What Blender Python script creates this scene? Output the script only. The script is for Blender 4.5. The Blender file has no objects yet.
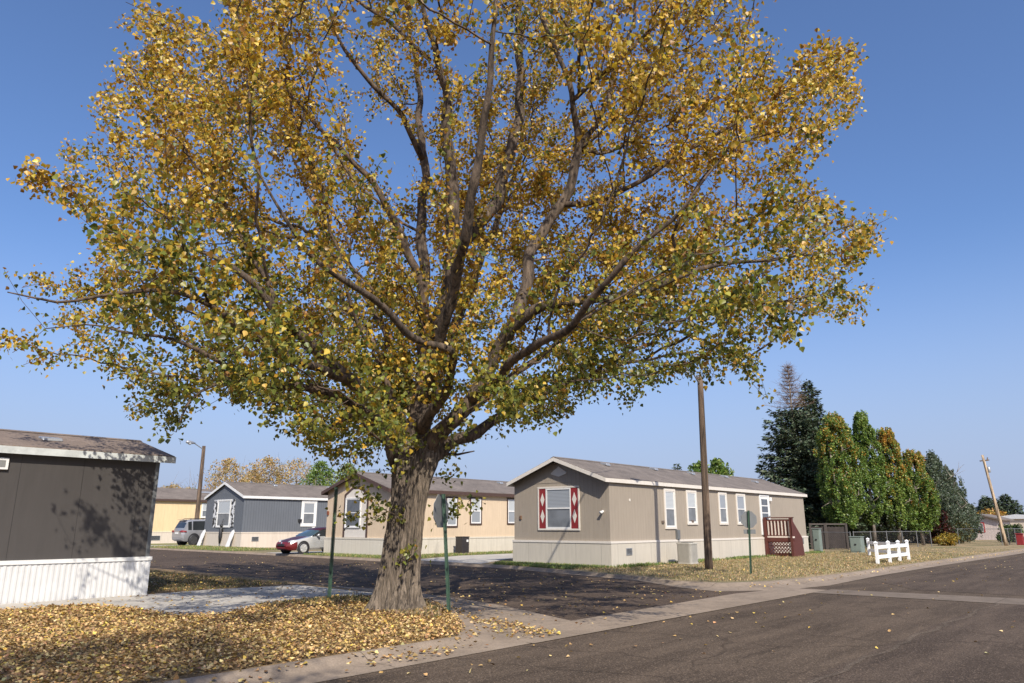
import bpy, math, random
import numpy as np
from mathutils import Vector, Matrix

random.seed(7)
rng = np.random.default_rng(11)
S = bpy.context.scene
COL = S.collection
PI = math.pi
R = math.radians

# ------------------------------------------------------------------ camera, sky, sun, exposure
F, CX, CY = 730.0, 512.0, 341.5
TH = math.atan(184 / 730.0)
AZ = R(41.6)
H = 1.65
cam_d = bpy.data.cameras.new('camera')
cam = bpy.data.objects.new('camera', cam_d)
COL.objects.link(cam)
cam_d.sensor_width = 36.0
cam_d.lens = F / 1024 * 36.0
cam_d.clip_start = 0.1
cam_d.clip_end = 3000
cam.location = (0, 0, H)
cam.rotation_euler = (PI / 2 + TH, 0, AZ - PI / 2)
S.camera = cam

SUN_EL = R(42)
SUN_H = Vector((-0.55, -0.835)).normalized()      # horizontal direction towards the sun
W = bpy.data.worlds.new('World')
S.world = W
W.use_nodes = True
wn = W.node_tree.nodes
wl = W.node_tree.links
sky = wn.new('ShaderNodeTexSky')
sky.sky_type = 'NISHITA'
sky.sun_disc = False
sky.sun_elevation = SUN_EL
sky.sun_rotation = math.atan2(SUN_H.x, SUN_H.y)
sky.altitude = 300
sky.air_density = 1.0
sky.dust_density = 2.6
sky.ozone_density = 8.0
tint = wn.new('ShaderNodeMix')
tint.data_type = 'RGBA'
tint.blend_type = 'MULTIPLY'
tint.inputs[0].default_value = 1.0
tint.inputs[7].default_value = (1.03, 0.995, 1.02, 1)
wl.new(sky.outputs[0], tint.inputs[6])
# pale autumn haze low over the horizon
geo = wn.new('ShaderNodeTexCoord')
sepz = wn.new('ShaderNodeSeparateXYZ')
wl.new(geo.outputs['Generated'], sepz.inputs[0])
hr = wn.new('ShaderNodeValToRGB')
hr.color_ramp.interpolation = 'EASE'
hr.color_ramp.elements[0].position = 0.0
hr.color_ramp.elements[0].color = (0.9, 0.9, 0.9, 1)
hr.color_ramp.elements[1].position = 0.36
hr.color_ramp.elements[1].color = (0, 0, 0, 1)
wl.new(sepz.outputs[2], hr.inputs[0])
hz_mix = wn.new('ShaderNodeMix')
hz_mix.data_type = 'RGBA'
hz_mix.inputs[7].default_value = (2.42, 2.9, 4.12, 1)
wl.new(hr.outputs[0], hz_mix.inputs[0])
wl.new(tint.outputs[2], hz_mix.inputs[6])
wl.new(hz_mix.outputs[2], wn['Background'].inputs[0])
wn['Background'].inputs[1].default_value = 0.15

sun_d = bpy.data.lights.new('sun', 'SUN')
sun_d.energy = 5.0
sun_d.angle = R(0.53)
sun_d.color = (1.0, 0.93, 0.82)
sun = bpy.data.objects.new('sun', sun_d)
COL.objects.link(sun)
sdir = Vector((SUN_H.x * math.cos(SUN_EL), SUN_H.y * math.cos(SUN_EL), math.sin(SUN_EL)))
sun.rotation_euler = sdir.to_track_quat('Z', 'Y').to_euler()
sun.location = (0, -20, 40)

S.view_settings.view_transform = 'Standard'
S.view_settings.look = 'None'
S.view_settings.exposure = 0.27
S.view_settings.gamma = 1.0

# ------------------------------------------------------------------ measuring helpers (camera model -> world metres)
fw = np.array([math.cos(AZ) * math.cos(TH), math.sin(AZ) * math.cos(TH), math.sin(TH)])
rt = np.array([math.sin(AZ), -math.cos(AZ), 0.0])
upv = np.cross(rt, fw)


def ray(x, y):
    return fw * F + rt * (x - CX) - upv * (y - CY)


def G(x, y, z=0.1):
    r = ray(x, y)
    t = (z - H) / r[2]
    return float(r[0] * t), float(r[1] * t)


def pY(x, y, Y):
    r = ray(x, y)
    t = Y / r[1]
    return float(r[0] * t), float(H + t * r[2])


def pX(x, y, X):
    r = ray(x, y)
    t = X / r[0]
    return float(r[1] * t), float(H + t * r[2])


def at(x, y, D):
    r = ray(x, y)
    t = D / (r[0] * math.cos(AZ) + r[1] * math.sin(AZ))
    return np.array([r[0] * t, r[1] * t, H + r[2] * t])


# ------------------------------------------------------------------ materials
def nt(name):
    m = bpy.data.materials.new(name)
    m.use_nodes = True
    n = m.node_tree.nodes
    l = m.node_tree.links
    return m, n, l, n['Principled BSDF']


def mix_rgb(n, l, fac, a, b, mode='MIX'):
    x = n.new('ShaderNodeMix')
    x.data_type = 'RGBA'
    x.blend_type = mode
    for s, v in ((x.inputs[0], fac), (x.inputs[6], a), (x.inputs[7], b)):
        if isinstance(v, (float, int)):
            s.default_value = v
        elif isinstance(v, tuple):
            s.default_value = (*v[:3], 1)
        else:
            l.new(v, s)
    return x.outputs[2]


def noise_tex(n, l, scale, detail=4, rough=0.6, vec=None, dist=0.0):
    t = n.new('ShaderNodeTexNoise')
    t.inputs['Scale'].default_value = scale
    t.inputs['Detail'].default_value = detail
    t.inputs['Roughness'].default_value = rough
    t.inputs['Distortion'].default_value = dist
    if vec is None:
        c = n.new('ShaderNodeTexCoord')
        vec = c.outputs['Object']
    l.new(vec, t.inputs['Vector'])
    return t.outputs[0]


def ramp(n, l, src, stops):
    r = n.new('ShaderNodeValToRGB')
    while len(r.color_ramp.elements) < len(stops):
        r.color_ramp.elements.new(0.5)
    for e, (p, c) in zip(r.color_ramp.elements, stops):
        e.position = p
        e.color = (*c, 1) if isinstance(c, tuple) else (c, c, c, 1)
    l.new(src, r.inputs[0])
    return r.outputs[0]


def bump(n, l, bs, src, strength=0.3, dist=0.02):
    b = n.new('ShaderNodeBump')
    b.inputs['Strength'].default_value = strength
    b.inputs['Distance'].default_value = dist
    l.new(src, b.inputs['Height'])
    l.new(b.outputs[0], bs.inputs['Normal'])
    return b


def math_n(n, l, op, a, b=None):
    m = n.new('ShaderNodeMath')
    m.operation = op
    for i, v in enumerate((a, b)):
        if v is None:
            continue
        if isinstance(v, (int, float)):
            m.inputs[i].default_value = v
        else:
            l.new(v, m.inputs[i])
    return m.outputs[0]


def flat(name, col, rough=0.6, var=0.12, scale=6.0, metal=0.0, bmp=0.1):
    m, n, l, bs = nt(name)
    t = noise_tex(n, l, scale, 5, 0.65)
    a = tuple(c * (1 - var) for c in col)
    b = tuple(min(1, c * (1 + var)) for c in col)
    l.new(ramp(n, l, t, [(0.3, a), (0.7, b)]), bs.inputs['Base Color'])
    bs.inputs['Roughness'].default_value = rough
    bs.inputs['Metallic'].default_value = metal
    if bmp:
        bump(n, l, bs, noise_tex(n, l, scale * 12, 3), bmp, 0.01)
    return m


def siding(name, col, period=0.2, groove=0.12, dark=0.55, rough=0.65):
    """vertical groove panel siding"""
    m, n, l, bs = nt(name)
    c = n.new('ShaderNodeTexCoord')
    s = n.new('ShaderNodeSeparateXYZ')
    l.new(c.outputs['Object'], s.inputs[0])
    u = math_n(n, l, 'ADD', s.outputs[0], s.outputs[1])
    u = math_n(n, l, 'DIVIDE', u, period)
    fr = math_n(n, l, 'FRACT', u)
    g = math_n(n, l, 'LESS_THAN', fr, groove)
    mp = n.new('ShaderNodeMapping')
    mp.inputs['Scale'].default_value = (3, 3, 0.35)
    l.new(c.outputs['Object'], mp.inputs['Vector'])
    t = noise_tex(n, l, 3.0, 6, 0.7, mp.outputs[0])
    base = ramp(n, l, t, [(0.25, tuple(x * 0.86 for x in col)), (0.75, tuple(min(1, x * 1.1) for x in col))])
    big = noise_tex(n, l, 0.5, 3, 0.5)
    base = mix_rgb(n, l, ramp(n, l, big, [(0.35, 0.0), (0.75, 0.35)]), base, tuple(min(1, x * 1.22 + 0.01) for x in col))
    l.new(mix_rgb(n, l, g, base, tuple(x * dark for x in col)), bs.inputs['Base Color'])
    bs.inputs['Roughness'].default_value = rough
    h = math_n(n, l, 'SUBTRACT', 1.0, g)
    bump(n, l, bs, h, 0.6, 0.012)
    return m


def shingle(name, c1, c2):
    m, n, l, bs = nt(name)
    c = n.new('ShaderNodeTexCoord')
    b = n.new('ShaderNodeTexBrick')
    b.inputs['Scale'].default_value = 1.0
    b.inputs['Brick Width'].default_value = 0.32
    b.inputs['Row Height'].default_value = 0.14
    b.inputs['Mortar Size'].default_value = 0.008
    b.inputs['Color1'].default_value = (*c1, 1)
    b.inputs['Color2'].default_value = (*c2, 1)
    b.inputs['Mortar'].default_value = (*[x * 0.35 for x in c1], 1)
    l.new(c.outputs['Object'], b.inputs['Vector'])
    t = noise_tex(n, l, 1.2, 6, 0.7)
    v = mix_rgb(n, l, 0.6, b.outputs[0], ramp(n, l, t, [(0.3, tuple(x * 0.7 for x in c1)), (0.7, tuple(x * 1.3 for x in c2))]))
    fine = noise_tex(n, l, 90, 2)
    v = mix_rgb(n, l, 0.5, v, ramp(n, l, fine, [(0.3, 0.25), (0.7, 0.75)]), 'OVERLAY')
    l.new(v, bs.inputs['Base Color'])
    bs.inputs['Roughness'].default_value = 0.9
    bump(n, l, bs, b.outputs[1], -0.6, 0.01)
    return m


def asphalt(name, col, warm=0.0):
    m, n, l, bs = nt(name)
    c = n.new('ShaderNodeTexCoord')
    o = c.outputs['Object']
    big = noise_tex(n, l, 0.22, 5, 0.6, o, 0.6)
    base = ramp(n, l, big, [(0.32, tuple(x * 0.72 for x in col)), (0.5, col), (0.7, tuple(x * 1.28 for x in col))])
    mp = n.new('ShaderNodeMapping')
    mp.inputs['Scale'].default_value = (0.35, 2.6, 1)
    l.new(o, mp.inputs['Vector'])
    streak = noise_tex(n, l, 0.7, 6, 0.65, mp.outputs[0])
    base = mix_rgb(n, l, ramp(n, l, streak, [(0.42, 0.0), (0.66, 0.75)]), base, tuple(x * 1.7 + k_ for x, k_ in zip(col, (.012, .009, .006))))
    grit = n.new('ShaderNodeTexVoronoi')
    grit.inputs['Scale'].default_value = 65
    l.new(o, grit.inputs['Vector'])
    sep = n.new('ShaderNodeSeparateColor')
    l.new(grit.outputs['Color'], sep.inputs[0])
    base = mix_rgb(n, l, ramp(n, l, sep.outputs[0], [(0.78, 0.0), (0.95, 0.65)]), base, tuple(x * 2.6 + k_ for x, k_ in zip(col, (.03, .023, .016))))
    base = mix_rgb(n, l, ramp(n, l, sep.outputs[1], [(0.6, 0.0), (0.9, 0.6)]), base, tuple(x * 0.45 for x in col))
    # cracks
    cn = n.new('ShaderNodeTexNoise')
    cn.inputs['Scale'].default_value = 1.3
    cn.inputs['Detail'].default_value = 4
    l.new(o, cn.inputs['Vector'])
    va = n.new('ShaderNodeVectorMath')
    va.operation = 'MULTIPLY_ADD'
    l.new(cn.outputs['Color'], va.inputs[0])
    va.inputs[1].default_value = (0.9, 0.9, 0)
    l.new(o, va.inputs[2])
    cr = n.new('ShaderNodeTexVoronoi')
    cr.feature = 'DISTANCE_TO_EDGE'
    cr.inputs['Scale'].default_value = 0.33
    l.new(va.outputs[0], cr.inputs['Vector'])
    base = mix_rgb(n, l, ramp(n, l, cr.outputs[0], [(0.0, 0.5), (0.009, 0.0)]), base, tuple(x * 0.35 for x in col))
    l.new(base, bs.inputs['Base Color'])
    bs.inputs['Roughness'].default_value = 0.95
    bs.inputs['Specular IOR Level'].default_value = 0.12
    bump(n, l, bs, grit.outputs['Distance'], 0.35, 0.01)
    return m


def concrete(name, col=(0.36, 0.33, 0.29), joints=True):
    m, n, l, bs = nt(name)
    c = n.new('ShaderNodeTexCoord')
    o = c.outputs['Object']
    t = noise_tex(n, l, 0.9, 7, 0.7, o)
    base = ramp(n, l, t, [(0.3, tuple(x * 0.74 for x in col)), (0.55, col), (0.75, tuple(x * 1.15 for x in col))])
    f = noise_tex(n, l, 45, 3, 0.6, o)
    base = mix_rgb(n, l, 0.35, base, ramp(n, l, f, [(0.3, 0.3), (0.7, 0.75)]), 'OVERLAY')
    st = noise_tex(n, l, 3.2, 5, 0.75, o, 1.0)
    base = mix_rgb(n, l, ramp(n, l, st, [(0.5, 0.0), (0.72, 0.6)]), base, tuple(x * 0.5 for x in col))
    if joints:
        s = n.new('ShaderNodeSeparateXYZ')
        l.new(o, s.inputs[0])
        for k in (0, 1):
            fr = math_n(n, l, 'FRACT', math_n(n, l, 'DIVIDE', s.outputs[k], 3.05 if k == 0 else 3.3))
            g = math_n(n, l, 'LESS_THAN', fr, 0.006)
            base = mix_rgb(n, l, math_n(n, l, 'MULTIPLY', g, 0.7), base, tuple(x * 0.3 for x in col))
    l.new(base, bs.inputs['Base Color'])
    bs.inputs['Roughness'].default_value = 0.9
    bs.inputs['Specular IOR Level'].default_value = 0.15
    bump(n, l, bs, f, 0.25, 0.006)
    return m


def soil(name, stops, scale=0.6, fine=14):
    m, n, l, bs = nt(name)
    a = noise_tex(n, l, scale, 6, 0.7, None, 0.5)
    b = noise_tex(n, l, fine, 6, 0.75)
    base = ramp(n, l, a, stops)
    base = mix_rgb(n, l, 0.75, base, ramp(n, l, b, [(0.32, 0.12), (0.68, 0.85)]), 'OVERLAY')
    l.new(base, bs.inputs['Base Color'])
    bs.inputs['Roughness'].default_value = 1.0
    bump(n, l, bs, b, 0.9, 0.04)
    return m


def leaf_mat(name, rough=0.45, trans=0.35):
    m, n, l, bs = nt(name)
    a = n.new('ShaderNodeAttribute')
    a.attribute_name = 'Col'
    l.new(a.outputs['Color'], bs.inputs['Base Color'])
    bs.inputs['Roughness'].default_value = rough
    bs.inputs['Specular IOR Level'].default_value = 0.45
    out = n['Material Output']
    if trans > 0:
        tr = n.new('ShaderNodeBsdfTranslucent')
        l.new(mix_rgb(n, l, 1.0, a.outputs['Color'], (1.0, 0.95, 0.55), 'MULTIPLY'), tr.inputs['Color'])
        ms = n.new('ShaderNodeMixShader')
        ms.inputs[0].default_value = trans
        l.new(bs.outputs[0], ms.inputs[1])
        l.new(tr.outputs[0], ms.inputs[2])
        l.new(ms.outputs[0], out.inputs['Surface'])
    return m


def bark_mat(name, col, zs=0.18, sc=9.0, strength=0.8):
    m, n, l, bs = nt(name)
    c = n.new('ShaderNodeTexCoord')
    mp = n.new('ShaderNodeMapping')
    mp.inputs['Scale'].default_value = (1, 1, zs)
    l.new(c.outputs['Object'], mp.inputs['Vector'])
    t = noise_tex(n, l, sc, 7, 0.7, mp.outputs[0], 0.6)
    t2 = noise_tex(n, l, 1.3, 4, 0.6)
    base = ramp(n, l, t, [(0.38, tuple(x * 0.18 for x in col)), (0.5, tuple(x * 0.9 for x in col)), (0.64, tuple(min(1, x * 1.7) for x in col))])
    base = mix_rgb(n, l, ramp(n, l, t2, [(0.4, 0.0), (0.7, 0.4)]), base, tuple(x * 0.7 for x in col))
    l.new(base, bs.inputs['Base Color'])
    bs.inputs['Roughness'].default_value = 0.95
    bump(n, l, bs, t, strength, 0.05)
    return m


def glass(name, col, rough=0.06):
    m, n, l, bs = nt(name)
    t = noise_tex(n, l, 1.7, 3)
    l.new(ramp(n, l, t, [(0.35, tuple(x * 0.75 for x in col)), (0.65, tuple(x * 1.15 for x in col))]), bs.inputs['Base Color'])
    bs.inputs['Roughness'].default_value = rough
    bs.inputs['Specular IOR Level'].default_value = 0.7
    return m


def blind(name, col):
    """window pane with horizontal blinds right behind it"""
    m, n, l, bs = nt(name)
    c = n.new('ShaderNodeTexCoord')
    s = n.new('ShaderNodeSeparateXYZ')
    l.new(c.outputs['Object'], s.inputs[0])
    fr = math_n(n, l, 'FRACT', math_n(n, l, 'DIVIDE', s.outputs[2], 0.055))
    g = math_n(n, l, 'LESS_THAN', fr, 0.3)
    l.new(mix_rgb(n, l, g, col, tuple(x * 0.6 for x in col)), bs.inputs['Base Color'])
    bs.inputs['Roughness'].default_value = 0.12
    bs.inputs['Specular IOR Level'].default_value = 0.6
    return m


def paint(name, col, rough=0.3, metal=0.0, coat=0.6):
    m, n, l, bs = nt(name)
    t = noise_tex(n, l, 2.0, 4)
    l.new(ramp(n, l, t, [(0.3, tuple(x * 0.9 for x in col)), (0.7, tuple(min(1, x * 1.08) for x in col))]), bs.inputs['Base Color'])
    bs.inputs['Roughness'].default_value = rough
    bs.inputs['Metallic'].default_value = metal
    bs.inputs['Coat Weight'].default_value = coat
    bs.inputs['Coat Roughness'].default_value = 0.08
    return m


M = {}
M['asphalt'] = asphalt('asphalt', (0.074, 0.055, 0.040))
M['asphalt_side'] = asphalt('asphalt_side', (0.066, 0.048, 0.036))
M['asphalt_patch'] = asphalt('asphalt_patch', (0.066, 0.049, 0.037))
M['concrete'] = concrete('concrete', (0.26, 0.205, 0.155))
M['concrete_walk'] = concrete('concrete_walk', (0.42, 0.39, 0.345))
M['concrete_pan'] = concrete('concrete_pan', (0.17, 0.135, 0.105))
M['ground'] = soil('dry_ground', [(0.3, (0.16, 0.12, 0.06)), (0.5, (0.26, 0.19, 0.10)), (0.7, (0.2, 0.17, 0.07))])
M['lawn'] = soil('dry_lawn', [(0.34, (0.12, 0.125, 0.045)), (0.5, (0.25, 0.185, 0.095)), (0.68, (0.36, 0.26, 0.145))], 0.35)
M['lawn_green'] = soil('green_lawn', [(0.35, (0.08, 0.12, 0.03)), (0.5, (0.16, 0.16, 0.05)), (0.68, (0.30, 0.23, 0.11))], 0.5)
M['litter'] = soil('leaf_litter', [(0.32, (0.10, 0.07, 0.035)), (0.5, (0.22, 0.14, 0.06)), (0.7, (0.33, 0.21, 0.085))], 0.8, 22)
M['white'] = flat('white_paint', (0.68, 0.67, 0.64), 0.5, 0.06)
M['cream_trim'] = flat('cream_trim', (0.62, 0.57, 0.50), 0.55, 0.06)
M['galv'] = flat('galvanised', (0.36, 0.37, 0.38), 0.45, 0.15, 5, 0.5)
M['rail_grey'] = flat('dull_rail', (0.2, 0.2, 0.2), 0.5, 0.15, 5, 0.4)
M['wire'] = flat('dull_wire', (0.10, 0.10, 0.10), 0.5, 0.15, 5, 0.5)
M['alu'] = flat('dull_sign_back', (0.14, 0.145, 0.145), 0.6, 0.12, 5, 0.1)
M['black'] = flat('black_plastic', (0.02, 0.02, 0.022), 0.5, 0.1)
M['green_post'] = flat('green_post_paint', (0.022, 0.06, 0.034), 0.55, 0.3, 9)
M['red'] = flat('red_paint', (0.22, 0.018, 0.02), 0.5, 0.1)
M['pole_wood'] = bark_mat('pole_wood', (0.115, 0.078, 0.052), 0.05, 12, 0.3)
M['pole_wood_pale'] = bark_mat('pale_pole_wood', (0.42, 0.31, 0.2), 0.05, 12, 0.3)
M['bark'] = bark_mat('cottonwood_bark', (0.15, 0.117, 0.086), 0.12, 26.0, 0.7)
M['bark_dark'] = bark_mat('upper_bark', (0.10, 0.072, 0.05), 0.16, 10.0, 0.9)
M['limb'] = bark_mat('limb_bark', (0.10, 0.068, 0.045), 0.5, 7.0, 0.5)
M['twig_bark'] = bark_mat('small_tree_bark', (0.24, 0.2, 0.16), 0.3, 6, 0.4)
M['leaf'] = leaf_mat('leaf', 0.40, 0.42)
M['leaf_dry'] = leaf_mat('fallen_leaf', 0.6, 0.12)
M['needle'] = leaf_mat('needle', 0.6, 0.1)
M['pane_dark'] = glass('window_glass_dark', (0.10, 0.105, 0.11))
M['pane_grey'] = blind('window_glass_blind', (0.30, 0.32, 0.34))
M['pane_screen'] = glass('window_insect_screen', (0.16, 0.17, 0.18), 0.35)
M['pane_pale'] = blind('window_glass_pale_blind', (0.48, 0.50, 0.50))  # pale tone of the blinds themselves, also used for lens and headlight covers


# ------------------------------------------------------------------ mesh helpers
class MB:
    def __init__(s):
        s.v = []
        s.f = []

    def add(s, vs, fs):
        o = len(s.v)
        s.v += [tuple(float(c) for c in v) for v in vs]
        s.f += [tuple(i + o for i in f) for f in fs]
        return s

    def box(s, x0, x1, y0, y1, z0, z1):
        x0, x1 = sorted((x0, x1)); y0, y1 = sorted((y0, y1)); z0, z1 = sorted((z0, z1))
        return s.add([(x0, y0, z0), (x1, y0, z0), (x1, y1, z0), (x0, y1, z0), (x0, y0, z1), (x1, y0, z1), (x1, y1, z1), (x0, y1, z1)],
                     [(0, 3, 2, 1), (4, 5, 6, 7), (0, 1, 5, 4), (1, 2, 6, 5), (2, 3, 7, 6), (3, 0, 4, 7)])

    def prism(s, pts, d):
        """closed polygon pts (3-D) extruded by vector d"""
        n = len(pts)
        a = [tuple(p) for p in pts]
        b = [tuple(p[i] + d[i] for i in range(3)) for p in pts]
        return s.add(a + b, [tuple(range(n))[::-1], tuple(range(n, 2 * n))] + [(i, (i + 1) % n, (i + 1) % n + n, i + n) for i in range(n)])

    def bar(s, p, q, w, h=None, up=(0, 0, 1)):
        h = h or w
        p, q = Vector(p), Vector(q)
        d = (q - p).normalized()
        u = d.cross(Vector(up))
        if u.length < 1e-4:
            u = d.cross(Vector((1, 0, 0)))
        u.normalize()
        v = u.cross(d)
        c = [(-1, -1), (1, -1), (1, 1), (-1, 1)]
        vs = [p + u * a * w / 2 + v * b * h / 2 for a, b in c] + [q + u * a * w / 2 + v * b * h / 2 for a, b in c]
        return s.add(vs, [(3, 2, 1, 0), (4, 5, 6, 7), (0, 1, 5, 4), (1, 2, 6, 5), (2, 3, 7, 6), (3, 0, 4, 7)])

    def tube(s, pts, rad, k=8, cap=True):
        pts = [Vector(p) for p in pts]
        if not hasattr(rad, '__len__'):
            rad = [rad] * len(pts)
        o = len(s.v)
        u = None
        for i, p in enumerate(pts):
            d = (pts[min(i + 1, len(pts) - 1)] - pts[max(i - 1, 0)])
            if d.length < 1e-7:
                d = Vector((0, 0, 1))
            d.normalize()
            if u is None:
                u = d.orthogonal().normalized()
            else:
                u = u - d * u.dot(d)
                if u.length < 1e-5:
                    u = d.orthogonal()
                u.normalize()
            w = d.cross(u)
            for j in range(k):
                a = 2 * PI * j / k
                q = p + (u * math.cos(a) + w * math.sin(a)) * rad[i]
                s.v.append((q.x, q.y, q.z))
        for i in range(len(pts) - 1):
            for j in range(k):
                a = o + i * k + j
                b = o + i * k + (j + 1) % k
                s.f.append((a, b, b + k, a + k))
        if cap:
            s.f.append(tuple(o + j for j in range(k))[::-1])
            s.f.append(tuple(o + (len(pts) - 1) * k + j for j in range(k)))
        return s

    def lathe(s, c, axis, prof, k=20):
        """prof: list of (distance along axis, radius)"""
        c = Vector(c); d = Vector(axis).normalized()
        u = d.orthogonal().normalized(); w = d.cross(u)
        o = len(s.v)
        for t, r in prof:
            for j in range(k):
                a = 2 * PI * j / k
                q = c + d * t + (u * math.cos(a) + w * math.sin(a)) * r
                s.v.append((q.x, q.y, q.z))
        for i in range(len(prof) - 1):
            for j in range(k):
                a = o + i * k + j
                b = o + i * k + (j + 1) % k
                s.f.append((a, b, b + k, a + k))
        s.f.append(tuple(o + j for j in range(k))[::-1])
        s.f.append(tuple(o + (len(prof) - 1) * k + j for j in range(k)))
        return s

    def build(s, name, mat, parent=None, smooth=False, bevel=0):
        me = bpy.data.meshes.new(name)
        org = world_of(parent)
        vs = [(a - org[0], b - org[1], c - org[2]) for a, b, c in s.v] if any(org) else s.v
        me.from_pydata(vs, [], s.f)
        me.validate()
        me.materials.append(mat)
        if smooth:
            me.polygons.foreach_set('use_smooth', [True] * len(me.polygons))
        me.update()
        o = bpy.data.objects.new(name, me)
        COL.objects.link(o)
        if parent is not None:
            o.parent = parent
        if bevel:
            b = o.modifiers.new('bevel', 'BEVEL')
            b.width = bevel
            b.segments = 2
            b.limit_method = 'ANGLE'
        return o


def world_of(o):
    x = y = z = 0.0
    while o is not None:
        x += o.location.x; y += o.location.y; z += o.location.z
        o = o.parent
    return (x, y, z)


def tag(o, label=None, cat=None, group=None, kind=None):
    if label: o['label'] = label
    if cat: o['category'] = cat
    if group: o['group'] = group
    if kind: o['kind'] = kind
    return o


def thing(name, label, cat, loc=(0, 0, 0), group=None):
    o = bpy.data.objects.new(name, None)
    o.empty_display_size = 0.2
    COL.objects.link(o)
    o.location = loc
    return tag(o, label, cat, group)


def copy_tree(o, parent=None):
    c = o.copy()
    COL.objects.link(c)
    if parent is not None:
        c.parent = parent
    for ch in [x for x in COL.objects if x.parent == o]:
        copy_tree(ch, c)
    return c


def np_mesh(name, verts, faces, k, mat, cols=None, parent=None):
    """verts (N,3) faces (M,k) numpy"""
    me = bpy.data.meshes.new(name)
    nv, nf = len(verts), len(faces)
    org = world_of(parent)
    verts = verts - np.array(org)
    me.vertices.add(nv)
    me.vertices.foreach_set('co', verts.astype(np.float32).ravel())
    me.loops.add(nf * k)
    me.loops.foreach_set('vertex_index', faces.astype(np.int32).ravel())
    me.polygons.add(nf)
    me.polygons.foreach_set('loop_start', np.arange(0, nf * k, k, dtype=np.int32))
    me.update(calc_edges=True)
    if cols is not None:
        a = me.color_attributes.new('Col', 'FLOAT_COLOR', 'POINT')
        c4 = np.ones((nv, 4), np.float32)
        c4[:, :3] = cols
        a.data.foreach_set('color', c4.ravel())
    me.materials.append(mat)
    o = bpy.data.objects.new(name, me)
    COL.objects.link(o)
    if parent is not None:
        o.parent = parent
    return o


def unit(a):
    return a / np.maximum(np.linalg.norm(a, axis=1, keepdims=True), 1e-9)


def in_poly(px, py, poly):
    res = np.zeros(len(px), bool)
    n = len(poly)
    for i in range(n):
        x0, y0 = poly[i]; x1, y1 = poly[(i + 1) % n]
        if y0 == y1:
            continue
        c = ((y0 > py) != (y1 > py)) & (px < (x1 - x0) * (py - y0) / (y1 - y0) + x0)
        res ^= c
    return res


LEAF = np.array([(0, 0), (-0.40, 0.12), (-0.50, 0.38), (-0.22, 0.78), (0, 1.08), (0.22, 0.78), (0.50, 0.38), (0.40, 0.12)])
LEAF_F = np.array([(0, 4, 3), (0, 3, 2), (0, 2, 1), (0, 5, 4), (0, 6, 5), (0, 7, 6)])
QUAD = np.array([(0, 0), (-0.5, 0.5), (0, 1.0), (0.5, 0.5)])
QUAD_F = np.array([(0, 2, 1), (0, 3, 2)])


def leaves_mesh(name, pos, tipdir, nrm, size, cols, mat, parent=None, shape=LEAF, sf=LEAF_F, fold=0.25, width=1.0):
    n = len(pos)
    t = unit(tipdir)
    nr = nrm - t * np.sum(nrm * t, axis=1, keepdims=True)
    nr = unit(nr)
    sd = np.cross(t, nr)
    k = len(shape)
    sx = shape[:, 0][None, :, None] * width
    sy = shape[:, 1][None, :, None]
    sz = size[:, None, None]
    v = pos[:, None, :] + (sd[:, None, :] * sx + t[:, None, :] * sy + nr[:, None, :] * np.abs(sx) * fold) * sz
    f = sf[None, :, :] + (np.arange(n) * k)[:, None, None]
    c = np.repeat(cols, k, axis=0)
    return np_mesh(name, v.reshape(-1, 3), f.reshape(-1, 3), 3, mat, c, parent)


def pal(n, colors, probs, jitter=0.18):
    colors = np.array(colors)
    p = np.array(probs, float)
    idx = rng.choice(len(colors), n, p=p / p.sum())
    c = colors[idx] * (1 + rng.normal(0, jitter, (n, 1))) * (1 + rng.normal(0, 0.06, (n, 3)))
    return np.clip(c, 0.005, 0.95)


def poly_sheet(name, poly, z, mat, kind='structure'):
    b = MB()
    b.add([(x, y, z) for x, y in poly], [tuple(range(len(poly)))])
    o = b.build(name, mat)
    if o.data.polygons and o.data.polygons[0].normal.z < 0:
        o.data.flip_normals()
    return tag(o, kind=kind)


# ------------------------------------------------------------------ the setting
poly_sheet('ground', [(-600, -600), (1500, -600), (1500, 1500), (-600, 1500)], -0.03, M['ground'])
poly_sheet('main_road', [(-80, -4.5), (400, -4.5), (400, 8.6), (-80, 8.6)], 0.0, M['asphalt'])
poly_sheet('side_street', [(11.0, 8.0), (24.2, 8.0), (24.2, 120), (11.0, 120)], 0.004, M['asphalt_side'])
# gutter pan straight across the mouth of the side street, and the cross pan
poly_sheet('gutter_pan', [(8.6, 7.22), (20.6, 7.2), (20.6, 8.25), (17.9, 8.55), (8.6, 8.3)], 0.010, M['concrete'])
poly_sheet('cross_gutter', [(19.7, -4.4), (21.6, -4.4), (21.2, 2.95), (20.9, 7.195), (19.5, 7.195), (19.6, 2.9)], 0.008, M['concrete_pan'])
poly_sheet('road_patch', [(22.0, 0.5), (60, 1.5), (120, 2.5), (120, 6.4), (42, 6.9), (24.5, 7.0), (22.2, 5.5)], 0.005, M['asphalt_patch'])
poly_sheet('road_patch', [(7.5, 3.35), (14.5, 3.42), (19.6, 3.3), (19.6, -3.5), (7.5, -3.5)], 0.005, M['asphalt_patch'])


b = MB()
_sp = [(7.4 + i * 0.35, 3.28 + 0.05 * math.sin(i * 0.9) + random.uniform(-.05, .05)) for i in range(36)]
for (xa, ya), (xb, yb) in zip(_sp[:-1], _sp[1:]):
    b.add([(xa, ya - .035, .0085), (xb, yb - .035, .0085), (xb, yb + .035, .0085), (xa, ya + .035, .0085)], [(0, 1, 2, 3)])
tag(b.build('road_seam', asphalt('seam_aggregate', (0.085, 0.066, 0.05))), kind='structure')


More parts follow.
